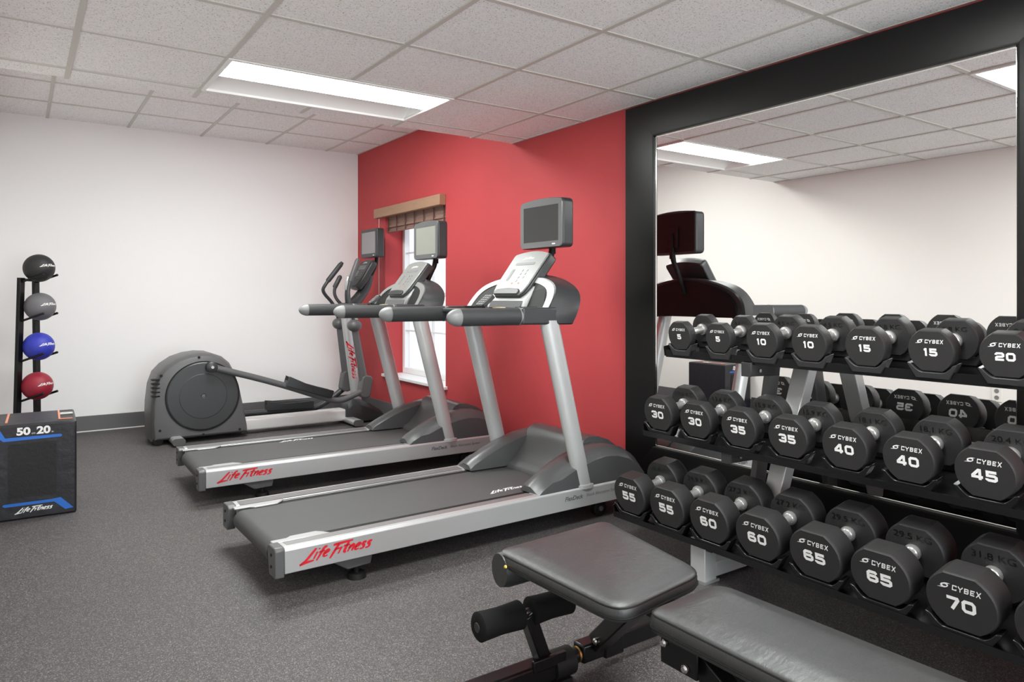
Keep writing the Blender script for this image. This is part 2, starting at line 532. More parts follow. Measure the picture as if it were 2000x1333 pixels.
# exposed tee grid
TX = [-2.747 + 0.6 * k for k in range(5)]
TYN = [4.074 - 0.6135 * k for k in range(11)]
TYF = [6.530, 5.915, 5.30, 4.685]
L1 = (-2.147, -0.947, 3.4605, 4.074)
L2 = (-2.147, -0.947, 1.0065, 1.620)
L4 = (-2.147, -0.947, -1.4475, -0.834)  # added lamp, unseen, to light the room behind the camera
L3 = (-2.147, -0.947, 4.685, 5.30)
def cut(a0, a1, holes):
    segs = [(a0, a1)]
    for h0, h1 in holes:
        o = []
        for s0, s1 in segs:
            if h1 <= s0 or h0 >= s1: o.append((s0, s1)); continue
            if s0 < h0: o.append((s0, h0))
            if h1 < s1: o.append((h1, s1))
        segs = o
    return segs
def slab(name, y0, y1, z, lamps):
    b = B()
    ys = [y0] + sorted(v for l in lamps for v in l[2:4]) + [y1]
    for a_, c_ in zip(ys, ys[1:]):
        for s0, s1 in cut(XL, 0, [l[0:2] for l in lamps if l[2] < (a_+c_)/2 < l[3]]):
            b.box((s0, a_, z), (s1, c_, z+0.03))
    return struct(b.done(name, M['tile'], flat=True))
slab('ceiling', YF, YE, ZN, (L1, L2, L4))
slab('ceiling_upper', YE, YB, ZF, (L3,))
def tees(name, y0, y1, z, ys, lamps):
    b = B(); w = 0.0115; t = 0.006
    for x in TX:
        for s0, s1 in cut(y0, y1, [(l[2], l[3]) for l in lamps if l[0]+.01 < x < l[1]-.01]):
            b.box((x-w, s0, z-t), (x+w, s1, z+0.004))
    for y in ys:
        for s0, s1 in cut(XL, 0, [(l[0], l[1]) for l in lamps if l[2]+.01 < y < l[3]-.01]):
            b.box((s0, y-w, z-t+0.0008), (s1, y+w, z+0.004))
    b.box((XL, y0, z-0.004), (XL+0.014, y1, z+0.004)); b.box((-0.014, y0, z-0.004), (0, y1, z+0.004))
    return struct(b.done(name, M['tee'], flat=True))
tees('trim_1', YF, YE, ZN, TYN, (L1, L2, L4))
tees('trim_2', YE, YB, ZF, TYF, (L3,))

def troffer(L, z, label, full=False):
    x0, x1, y0, y1 = L
    t = thing('ceiling_light', label, 'ceiling light', ((x0+x1)/2, (y0+y1)/2, z), group='recessed ceiling lights')
    w, d = (x1-x0)/2, (y1-y0)/2
    b = B()
    for lo, hi in (((-w, -d), (w, -d+0.02)), ((-w, d-0.02), (w, d)), ((-w, -d+.02), (-w+0.02, d-.02)), ((w-0.02, -d+.02), (w, d-.02))):
        b.box((lo[0], lo[1], -0.012), (hi[0], hi[1], 0.002))
    b.done('frame', M['trofferwhite'], t)
    # white pan in the recess; its far half is a curved reflector
    b = B(); n = 10
    prof = [(-d+0.02, 0.0), (-d+0.03, 0.085), (0.02, 0.085)] + [(0.02 + q/n*(d-0.04), 0.085*math.cos(math.pi/2*q/n)**0.8) for q in range(1, n)] + [(d-0.02, 0.0)]
    b.grid([[(x, y, zz) for y, zz in prof] for x in (-w+0.02, w-0.02)])
    for x in (-w+0.02, w-0.02):
        b.poly([(x, y, zz) for y, zz in prof])
    if not full:
        b.box((-w+0.02, 0.013, 0.0), (w-0.02, 0.017, 0.085))      # added divider that keeps lens light off the reflector
    b.done('reflector', M['trofferwhite'], t, label='white curved reflector')
    b = B()
    b.grid([[(x, y, zz) for y, zz in ([(-d+0.022, -0.003), (-0.10, -0.008), (0.10, -0.008), (d-0.03, -0.003)] if full else [(-d+0.022, -0.003), (-d+0.10, -0.008), (-0.06, -0.009), (0.0, -0.006), (0.010, 0.0005)])] for x in (-w+0.022, w-0.022)])
    o = b.done('lens', M['lens'], t, label='glowing white lens', recalc=False)
    for p in o.data.polygons:
        if p.normal.z > 0.3: p.flip()
    return t
troffer(L1, ZN, 'recessed ceiling light with glowing lens over the treadmills')
troffer(L2, ZN, 'recessed ceiling light above the weight bench, seen reflected in the wall mirror', True)
troffer(L3, ZF, 'recessed ceiling light in the higher ceiling near the back wall', True)
troffer(L4, ZN, 'added recessed ceiling light, unseen behind the camera, for brightness')

# baseboards
b = B(); b.box((XL, YB-0.012, 0.008), (-0.012, YB, 0.135)); struct(b.done('baseboard_back', M['baseboard'], bevel=0.003))
b = B(); b.box((XL, YB-0.018, 0.0), (-0.012, YB, 0.009)); struct(b.done('trim_3', M['caulk']))
b = B(); b.box((-0.012, 3.10, 0.0), (0, YB, 0.135)); b.box((-0.012, YF, 0), (0, 0.80, 0.135)); struct(b.done('baseboard_right', M['baseboard'], bevel=0.003))
b = B(); b.box((XL, YF, 0.0), (XL+0.012, YB-0.02, 0.135)); struct(b.done('baseboard_left', M['baseboard'], bevel=0.003))

# window in the red wall
def window():
    xg = 0.205
    t = thing('window_1', 'white framed window with bright panes in the red wall', 'window', (xg, (WY0+WY1)/2, WZ0))
    t['kind'] = 'structure'
    hw = (WY1-WY0)/2; h = WZ1-WZ0
    b = B()
    for q in (rrect(-hw, 0, hw, h, 0.002, 1),):
        pass
    b.box((-0.02, -hw, 0.02), (0.03, -hw+0.05, h)); b.box((-0.02, hw-0.05, 0.02), (0.03, hw, h))
    b.box((-0.02, -hw+.05, 0.02), (0.03, hw-.05, 0.075)); b.box((-0.02, -hw+.05, h-0.05), (0.03, hw-.05, h))
    b.done('window_frame', M['white_trim'], t, bevel=0.004)
    b = B()
    for y in (0.0,):
        b.box((-0.008, y-0.009, 0.075), (0.012, y+0.009, h-0.05))
    for z, q in ((0.44, 0.007), (0.79, 0.018), (1.20, 0.007)):
        b.box((-0.009, -hw+.05, z-q), (0.013, hw-.05, z+q))
    b.done('muntins', M['white_trim'], t)
    b = B(); b.box((0.001, -hw+.05, 0.075), (0.004, hw-.05, h-0.05)); b.done('pane', M['pane'], t)
    b = B(); b.box((-xg-0.03, -hw-0.03, -0.005), (-0.02, hw+0.03, 0.022)); b.done('window_sill', M['white_trim'], t, bevel=0.004)
window()

def blind():
    t = thing('bamboo_blind', 'brown woven bamboo blind under a wooden valance at the window top', 'blind', (0, (5.236+6.575)/2, 1.92))
    L = (6.575-5.236)/2
    B().box((-0.062, -L, 0.008), (-0.001, L, 0.098)).done('valance', M['valance'], t, bevel=0.003)
    b = B()
    n = 26
    for k in range(n):
        z0 = 0.02 - 0.150 + 0.150*k/n
        x = -0.030 - 0.004*math.sin(k*0.9)
        b.box((x+0.057, -L+0.008, z0), (x+0.063, L-0.138, z0+0.150/n*0.86))
    for z in (-0.13, -0.085):
        b.cyl((0.024, -L+0.008, z), (0.024, L-0.138, z), 0.009, n=8)
    b.done('woven_shade', M['shade'], t, flat=True)
    tm = mat('dark_red_tape', (0.10, 0.028, 0.024), 0.7)
    for k in range(7):
        y = -L+0.06 + (2*L-0.24)*k/6
        b = B(); b.box((0.0125, y-0.008, -0.132), (0.0145, y+0.008, 0.012)); b.done('tape', tm, t, flat=True)
    b = B(); b.tube([(-0.05, L-0.10, -0.0), (-0.05, L-0.10, -1.05)], 0.0022, 6); b.done('pull_cord', M['cordw'], t)
blind()

# mirror in its wide black frame
def mirror():
    y0, y1, z0, z1 = 1.069, 2.835, 0.325, 2.060
    w = 0.2205
    t = thing('wall_mirror', 'huge wall mirror in a wide black wooden frame behind the dumbbell rack', 'mirror', (0, (y0+y1)/2, 0.10))
    cy = (y0+y1)/2; hy = (y1-y0)/2; a0, a1 = z0-0.10, z1-0.10
    def side(name, q):
        # q: outline outer->inner as two points each end; profile gives thickness 3 cm falling to the glass
        b = B(); b.rings([[(0, *p[0]), (-0.030, *p[0]), (-0.030, *p[1]), (-0.026, *p[2]), (-0.012, *p[2]), (0, *p[2])] for p in q])
        return b
    oy, oz0, oz1 = hy+w, a0-w-0.005, a1+0.193
    e = 0.012
    C_ = {'bl': ((oy, oz0), (hy+e, a0-e), (hy, a0)), 'tl': ((oy, oz1), (hy+e, a1+e), (hy, a1)),
          'tr': ((-oy, oz1), (-hy-e, a1+e), (-hy, a1)), 'br': ((-oy, oz0), (-hy-e, a0-e), (-hy, a0))}
    for k in (('bl', 'tl'), ('tl', 'tr'), ('tr', 'br'), ('br', 'bl')):
        side('frame', [C_[k[0]], C_[k[1]]]).done('frame_rail', M['frame'], t, sharp=20)
    b = B(); b.box((-0.012, -hy, a0), (-0.002, hy, a1)); b.done('mirror_glass', M['mirror'], t, flat=True)
    b = B(); q = 0.006; d = 0.016
    for s0, s1 in (((-hy, a0), (hy, a0+q)), ((-hy, a1-q), (hy, a1)), ((-hy, a0), (-hy+q, a1)), ((hy-q, a0), (hy, a1))):
        b.box((-d, s0[0], s0[1]), (-0.011, s1[0], s1[1]))
    b.done('inner_lip', M['bevel_glass'], t, label='thin silvery bead around the glass')
mirror()

t = thing('wall_outlet', 'ivory wall outlet low on the cream wall, seen in the mirror', 'outlet', (XL, 2.34, 0.427))
B().box((0, -0.035, -0.057), (0.006, 0.035, 0.057)).done('cover_plate', M['outlet'], t, bevel=0.002)
for z in (-0.025, 0.025):
    b = B(); b.cyl((0.006, 0, z), (0.008, 0, z), 0.016, n=16); b.done('socket', M['capgrey'], t)

# ------------------------------------------------------------------ treadmill
def treadmill(label, loc, rz, group, silver):
    t = thing('treadmill', label, 'treadmill', loc, (0, 0, rz), group)
    X = lambda x: x + 1.15
    HW = 0.391
    face = M['panel_silver'] if silver else M['panel_white']
    # side rails
    for s in (-1, 1):
        b = B()
        yo = s*HW
        prof = [(yo, 0.100), (yo, 0.190), (yo - s*0.008, 0.199), (yo - s*0.030, 0.201), (yo - s*0.080, 0.197), (yo - s*0.096, 0.187), (yo - s*0.096, 0.15), (yo - s*0.05, 0.145), (yo - s*0.05, 0.100)]
        b.prism(prof, 'x', X(-2.118), X(-0.17))
        rail = b.done('side_rail', M['alu'], t, bevel=0.003, sharp=25)
        b = B()
        for k in range(7):
            y = yo - s*(0.034 + 0.0094*k)
            z = 0.2008 - 0.0008*k - (0.006 if k == 6 else 0)
            b.box((X(-2.10), y-0.0040, z-0.002), (X(-0.90), y+0.0040, z+0.0012))
        b.done('foot_strip', M['alu_dark'], rail, flat=True)
        b = B(); b.prism([(yo, 0.088), (yo, 0.192), (yo-s*0.012, 0.203), (yo-s*0.082, 0.203), (yo-s*0.100, 0.19), (yo-s*0.075, 0.088)], 'x', X(-2.155), X(-2.118))
        cap = b.done('rail_end_cap', M['char_lt'], t, bevel=0.004)
        b = B()
        for z in (0.125, 0.170):
            b.cyl((X(-2.158), yo - s*0.045, z), (X(-2.154), yo - s*0.045, z), 0.006, n=10)
        b.done('screw', M['black'], cap)
        # bracket and levelling foot
        b = B(); b.prism([(X(-1.93), 0.102), (X(-1.74), 0.102), (X(-1.75), 0.055), (X(-1.85), 0.050)], 'y', yo-s*0.10, yo-s*0.03)
        br = b.done('foot_bracket', M['char_lt'], t, bevel=0.004)
        b = B(); b.cyl((X(-1.80), yo-s*0.06, 0.0), (X(-1.80), yo-s*0.06, 0.022), 0.040, 0.034, n=20); b.cyl((X(-1.80), yo-s*0.06, 0.02), (X(-1.80), yo-s*0.06, 0.056), 0.012, n=12)
        b.done('levelling_foot', M['black'], br)
        b = B(); b.lathe((X(-0.42), yo-s*0.115, 0.042), (0, s, 0), [(0, 0.034), (0.004, 0.042), (0.034, 0.042), (0.038, 0.034)], 24)
        wh = b.done('wheel', M['black'], t)
        b = B(); b.lathe((X(-0.42), yo-s*0.08, 0.042), (0, s, 0), [(0, 0.014), (0.010, 0.014), (0.013, 0.009)], 16); b.done('hub', M['char_lt'], wh)
    # belt and deck
    b = B()
    bw = 0.250
    prof = [(X(-0.60), 0.188), (X(-2.10), 0.188)]
    prof += [(X(-2.10) + 0.044*math.cos(a), 0.144 + 0.044*math.sin(a)) for a in [math.pi/2 + math.pi*i/12 for i in range(1, 13)]]
    prof += [(X(-0.60), 0.100)]
    b.prism(prof, 'y', -bw, bw)
    belt = b.done('running_belt', M['belt'], t, sharp=40)
    b = B(); b.box((X(-2.05), -0.2945, 0.112), (X(-0.55), -0.2505, 0.187)); b.done('deck_edge', M['black'], t)
    b = B(); b.box((X(-2.05), 0.2505, 0.112), (X(-0.55), 0.2945, 0.187)); b.done('deck_edge', M['black'], t)
    for s in (-1, 1):
        b = B(); b.prism([(X(-2.135), s*0.262), (X(-2.135), s*0.300), (X(-1.90), s*0.300), (X(-1.92), s*0.270), (X(-1.945), s*0.246), (X(-2.05), s*0.246), (X(-2.07), s*0.262)], 'z', 0.1885, 0.1965)
        b.done('belt_guide', M['alu'], t, bevel=0.003)
    decal('belt_lettering', M['white_logo'], belt, SCRIPT, (X(-0.92), -0.168, 0.1886) if not silver else (X(-1.43), 0.235, 0.1886), (1, 0, 0), (0, 1, 0), 0.235)
    # motor hood: scooped centre ramp and two shoulder wings
    b = B()
    rampz = [(-0.655, 0.190), (-0.640, 0.212), (-0.60, 0.236), (-0.55, 0.290), (-0.51, 0.352), (-0.475, 0.395), (-0.44, 0.412), (-0.38, 0.408), (-0.30, 0.380), (-0.22, 0.325), (-0.165, 0.24), (-0.155, 0.11)]
    prof = [(X(x), z) for x, z in rampz] + [(X(-0.64), 0.11)]
    b.prism(prof, 'y', -0.245, 0.245)
    hood = b.done('motor_hood', M['hood'], t, sharp=50)
    for s in (-1, 1):
        sec = []
        for x, zt, yi in ((-0.885, 0.226, 0.232), (-0.86, 0.246, 0.230), (-0.80, 0.277, 0.226), (-0.74, 0.306, 0.222), (-0.67, 0.334, 0.218), (-0.60, 0.355, 0.216), (-0.52, 0.375, 0.215), (-0.44, 0.384, 0.215), (-0.36, 0.376, 0.22), (-0.28, 0.352, 0.23), (-0.21, 0.310, 0.24), (-0.165, 0.24, 0.25)):
            yo = 0.383
            sec.append([(X(x), s*yi, 0.196), (X(x), s*(yi+0.002), zt-0.022), (X(x), s*(yi+0.030), zt-0.002), (X(x), s*(yi+0.08), zt), (X(x), s*(yo-0.028), zt-0.020), (X(x), s*yo, zt-0.052 if zt > .29 else zt-0.030), (X(x), s*yo, 0.196)])
        b = B(); b.rings(sec)
        b.done('hood_wing', M['hood'], t, sharp=38)
        b = B(); b.box((X(-0.62), s*0.20, 0.11), (X(-0.165), s*0.37, 0.205)); b.done('hood_skirt', M['char_dk'], hood)
    # uprights
    for s in (-1, 1):
        b = B()
        ring = lambda c, rx, ry: [(c[0] + rx*math.cos(2*math.pi*i/28), c[1] + ry*math.sin(2*math.pi*i/28), c[2]) for i in range(28)]
        y = s*0.360
        b.rings([ring((X(-0.582), y, 0.185), 0.050, 0.033), ring((X(-0.806), y, 1.045), 0.055, 0.034)])
        up = b.done('upright', M['upright'], t)
        b = B(); b.rings([ring((X(-0.580), y, 0.190), 0.062, 0.043), ring((X(-0.583), y, 0.207), 0.060, 0.041), ring((X(-0.584), y, 0.210), 0.052, 0.035)])
        b.done('base_collar', M['alu'], up)
    # arms with rubber grips
    for s in (-1, 1):
        y = s*0.352
        def ell(x, ry, rz, z=1.067): return [(X(x), y + ry*math.cos(2*math.pi*i/28), z + rz*math.sin(2*math.pi*i/28)) for i in range(28)]
        b = B(); b.rings([ell(-1.318, 0.036, 0.040), ell(-0.985, 0.037, 0.042)])
        g = b.done('hand_grip', M['grip'], t)
        b = B(); b.rings([ell(-1.318 - 0.062*math.sin(a), 0.0366*math.cos(a)+1e-4, 0.0408*math.cos(a)+1e-4) for a in [math.pi/2*i/7 for i in range(8)]])
        b.done('grip_end_cap', M['capgrey'], g)
        b = B(); b.rings([ell(-0.992, 0.0385, 0.0435), ell(-0.982, 0.0385, 0.0435)]); b.done('grip_ring', M['capgrey'], g)
        b = B(); b.prism([(X(-0.990), 1.028), (X(-0.985), 1.109), (X(-0.84), 1.109), (X(-0.70), 1.112), (X(-0.655), 1.10), (X(-0.672), 1.022)], 'y', y-s*0.036, y+s*0.0385)
        b.done('arm_housing', M['charcoal'], t, bevel=0.010, seg=3)
    # console hood: arch seen from the rider's side, with pale rim and cup recesses
    half = [(-.405, 1.03), (-.418, 1.07), (-.422, 1.13), (-.398, 1.178), (-.348, 1.213), (-.275, 1.243), (-.20, 1.262), (-.10, 1.279), (0, 1.284)]
    halff = [(-.375, 1.03), (-.380, 1.09), (-.374, 1.15), (-.355, 1.195), (-.318, 1.226), (-.26, 1.247), (-.20, 1.260), (-.10, 1.271), (0, 1.275)]
    full = lambda h: h + [(-y, z) for y, z in h[-2::-1]]
    def fine(h):
        q = [h[0]]
        for i in range(len(h)-1):
            a_, c_ = Vector(h[i]), Vector(h[i+1]); q += [tuple(a_*.75+c_*.25), tuple(a_*.25+c_*.75)]
        return q + [h[-1]]
    ob, fb = full(fine(half)), full(fine(halff))
    xf = lambda z: X(-0.815 + 0.70*(max(z, 1.09)-1.11))
    b = B()
    xb = lambda z: X(-0.690 + 0.36*(z-1.03))
    b.rings([[(xb(z)+0.010, y*0.97, 1.03+(z-1.03)*0.97) for y, z in ob], [(xb(z), y, z) for y, z in ob], [(xb(z)-0.045, y*0.985, 1.03+(z-1.03)*0.995) for y, z in ob],
             [((xf(z2)*0.75 + xb(z2)*0.25), y*.3+y2*.7, z*.3+z2*.7) for (y, z), (y2, z2) in zip(ob, fb)], [(xf(z), y, z) for y, z in fb]])
    hoodc = b.done('console_hood', M['charcoal'], t, sharp=40)
    B().rings([[(xb(z)+d_, y*0.88, 1.03 + (z-1.03)*0.90) for y, z in ob] for d_ in (0.0, 0.022)]).done('hood_back', M['black'], hoodc, sharp=30)
    # pale rim: band following the arch on the front face
    b = B()
    oo = [(y*0.985, 1.03 + (z-1.03)*0.985) for y, z in fb]
    ii = [(y*0.875, 1.03 + (z-1.03)*0.88) for y, z in fb]
    n = len(oo)
    F = lambda q, dx: (xf(q[1]) - dx, q[0], q[1])
    rows = [[F(oo[i], 0.001), F(oo[i], 0.007), F(ii[i], 0.007), F(ii[i], 0.001)] for i in range(n)]
    b.rings(rows)
    b.done('pale_rim', face, hoodc, sharp=40, label='pale rim')
    b = B(); b.poly([(xf(z) - 0.0025, y, z) for y, z in ii]); b.done('recess_shade', M['black'], hoodc, flat=True)  # black sheet stands in for the shade of the deep recess
    # central pale pillar and dark lower insert
    b = B(); b.prism([(X(-0.822), 1.098), (X(-0.805), 1.148), (X(-0.735), 1.225), (X(-0.66), 1.25), (X(-0.66), 1.098)], 'y', -0.175, 0.175)
    b.done('console_pillar', face, hoodc, bevel=0.01, label='pale sloped centre')
    b = B(); b.T = Matrix.Translation((X(-0.816), 0, 1.120)) @ Matrix.Rotation(R(-69), 4, 'Y')
    b.box((-0.021, -0.145, -0.004), (0.021, 0.145, 0.004)); b.done('lower_insert', M['char_lt'], hoodc, bevel=0.003)
    b = B(); b.prism(rrect(X(-1.02), -0.33, X(-0.70), 0.33, 0.03), 'z', 1.075, 1.098); tray = b.done('accessory_tray', M['charcoal'], t, bevel=0.006)
    b = B(); b.box((X(-0.985), -0.20, 1.098), (X(-0.955), -0.13, 1.110)); b.done('tray_sticker', mat('cream_tag', (0.62, 0.55, 0.34), 0.5), tray)
    for s in (-1, 1):
        b = B(); b.lathe((X(-0.86), s*0.245, 1.098), (0, 0, 1), [(0, 0.052), (0.012, 0.055), (0.012, 0.046), (0.002, 0.043)], 24); b.done('cup_holder', M['char_dk'], tray)
    # keypad held on the left of the tray
    b = B(); b.T = Matrix.Translation((X(-1.000), -0.085, 1.138)) @ Matrix.Rotation(R(-14), 4, 'Z') @ Matrix.Rotation(R(-42), 4, 'Y')
    b.prism(rrect(-0.042, -0.055, 0.042, 0.055, 0.012), 'z', -0.010, 0.010)
    kp = b.done('remote_keypad', M['char_dk'], t, bevel=0.003)
    b = B(); b.T = Matrix.Translation((X(-1.000), -0.085, 1.138)) @ Matrix.Rotation(R(-14), 4, 'Z') @ Matrix.Rotation(R(-42), 4, 'Y')
    for i in range(5):
        for j in range(3):
            x, y = -0.030+0.015*i, -0.032+0.032*j
            b.box((x-0.005, y-0.012, 0.010), (x+0.005, y+0.012, 0.0125))
    b.done('keys', M['key'], kp, flat=True)
    # tilted display panel
    a = math.atan2(1.405-1.165, 0.19)
    TM_ = Matrix.Translation((X(-0.695), 0, 1.272)) @ Matrix.Rotation(-a, 4, 'Y')      # local x up the panel, z out of the back
    hl = 0.158
    def shield(g, top=0.0):
        pts = []
        for i in range(9):
            u = -1 + 2*i/8
            pts.append((hl - g - 0.020*u*u, u*(0.150-g)))
        pts += [(hl*0.75, 0.156-g), (-hl*0.55, 0.150-g), (-hl+0.028, 0.138-g), (-hl+g, 0.112), (-hl+g, -0.112), (-hl+0.028, -0.138+g), (-hl*0.55, -0.150+g), (hl*0.75, -0.156+g)]
        return pts
    b = B(); b.T = TM_; b.prism(shield(0), 'z', -0.030, 0.022)
    con = b.done('display_console', M['charcoal'], t, bevel=0.008, seg=3)
    b = B(); b.T = TM_; b.prism(shield(0.005), 'z', 0.0222, 0.032)
    cf = b.done('console_face', face if silver else M['panel_face'], con, bevel=0.004, label='pale rounded console face')
    Zc = 0.0325
    b = B(); b.T = TM_; b.prism(rrect(0.052, -0.085, 0.070, 0.085, 0.004), 'z', Zc, Zc+0.0006)
    b.prism(rrect(-0.055, 0.060, 0.025, 0.085, 0.004), 'z', Zc, Zc+0.0006)
    b.done('display_strip', M['key'], con)
    b = B(); b.T = TM_
    for i, j in ((0, 0), (0, 1), (1, 0), (1, 1), (2, 0), (2, 1), (3, 0)):
        b.cyl((0.015-0.024*i, -0.015-0.042*j, Zc), (0.015-0.024*i, -0.015-0.042*j, Zc+0.001), 0.0075, n=12)
    b.done('keys', M['capgrey'] if not silver else M['key'], con)
    b = B(); b.T = TM_
    for j in (-0.05, 0.01):
        b.cyl((-0.075, j, Zc), (-0.075, j, Zc+0.001), 0.006, n=10)
    b.done('coloured_key', M['orange_key'], con)
    b = B(); b.T = TM_; b.prism([( -hl+0.004, -0.108), (-hl+0.004, 0.108), (-hl+0.026, 0.112), (-hl+0.040, 0.095), (-hl+0.046, 0), (-hl+0.040, -0.095), (-hl+0.026, -0.112)], 'z', 0.0322, 0.041)
    b.done('console_lip', M['char_dk'], con, bevel=0.004)
    ux = TM_.to_3x3() @ Vector((0, -1, 0)); uy = TM_.to_3x3() @ Vector((1, 0, 0))
    decal('console_lettering', M['white_logo'], con, SCRIPT, TM_ @ Vector((0.098, 0, Zc+0.0006)), ux, uy, 0.10)
    # television on its arm
    tx = X(-0.545)
    b = B()
    def tvo(g, crown):
        pts = []
        for i in range(11):
            u = 1 - 2*i/10
            pts.append((u*(0.187-g), 1.702 - g - crown*u*u))
        return pts
    tr_ = rrect(-0.190, 1.430, 0.190, 1.690, 0.022)
    tr_ = [(y, z + (0.014*(1-(y/0.19)**2) if z > 1.6 else -0.006*(1-(y/0.19)**2))) for y, z in tr_]
    top = [p for p in tr_]
    # add crown points between the top corners
    k = next(i for i in range(len(tr_)) if tr_[i][0] > 0.1 and tr_[i+1][0] < -0.1)
    tr_ = tr_[:k+1] + [(0.19*u, 1.690 + 0.014*(1-u*u)) for u in (0.6, 0.3, 0, -0.3, -0.6)] + tr_[k+1:]
    b.prism(tr_, 'x', tx-0.030, tx+0.045)
    tv = b.done('television', M['charcoal'], t, bevel=0.010, seg=3)
    b = B()
    n = len(tr_); cz = 1.562
    inner = [(max(-0.155, min(0.155, y*0.9)), max(1.464, min(1.660, z))) for y, z in tr_]
    outer = [(y*0.985, cz + (z-cz)*0.985) for y, z in tr_]
    b.rings([[(tx-0.0305, y, z) for y, z in outer], [(tx-0.0345, y*0.985, cz+(z-cz)*0.985) for y, z in outer], [(tx-0.034, y, z) for y, z in inner], [(tx-0.030, y, z) for y, z in inner]], cap=False)
    b.done('bezel', M['bezel'] if not silver else M['char_lt'], tv, label='grey bezel')
    b = B(); b.box((tx-0.0325, -0.156, 1.463), (tx-0.0312, 0.156, 1.661)); b.done('screen', M['screen_lt'] if silver else M['screen'], tv)
    b = B(); b.prism(rrect(-0.13, 1.444, -0.102, 1.451, 0.003, 2), 'x', tx-0.0358, tx-0.0345); b.done('badge', M['white_logo'], tv)
    b = B(); b.prism(rrect(-0.178, 1.442, 0.178, 1.688, 0.015), 'x', tx+0.0445, tx+0.0475); b.box((tx+0.045, -0.05, 1.47), (tx+0.056, 0.05, 1.60)); b.box((tx+0.045, -0.012, 1.40), (tx+0.066, 0.012, 1.56)); b.done('back_plate', M['black'], tv, bevel=0.003)
    b = B(); b.tube([(tx+0.045, 0, 1.52), (tx+0.050, 0, 1.40), (tx+0.010, 0, 1.33), (tx-0.03, 0, 1.24), (tx-0.060, 0, 1.18)], 0.017, 12, 2)
    b.done('television_arm', M['black'], t)
    # decals along the near side rail
    rails = [o for o in t.children if o.name.startswith('side_rail')]
    decal('rail_logo', M['red_logo'], rails[0], SCRIPT, (X(-1.905), -HW-0.0008, 0.150), (1, 0, 0), (0, 0, 1), 0.300)
    decal('rail_lettering', M['grey_logo'], rails[0], glyphs('FlexDeck', size=0.030, shear=0.2, bold=0.0008), (X(-0.672), -HW-0.0008, 0.155), (1, 0, 0), (0, 0, 1), 1.0)
    decal('rail_lettering', M['grey_logo'], rails[0], glyphs('Shock Absorption System', size=0.022, shear=0.25), (X(-0.475), -HW-0.0008, 0.156), (1, 0, 0), (0, 0, 1), 1.0)
    return t
TMG = 'treadmills facing the red wall'
treadmill('treadmill nearest the dumbbell rack, with pale white console and dark screen', (-1.15, 3.143, 0), R(0.9), TMG, False)
treadmill('treadmill in front of the window, with silver console, between treadmill and elliptical', (-1.12, 4.574, 0), R(-1.2), TMG, True)

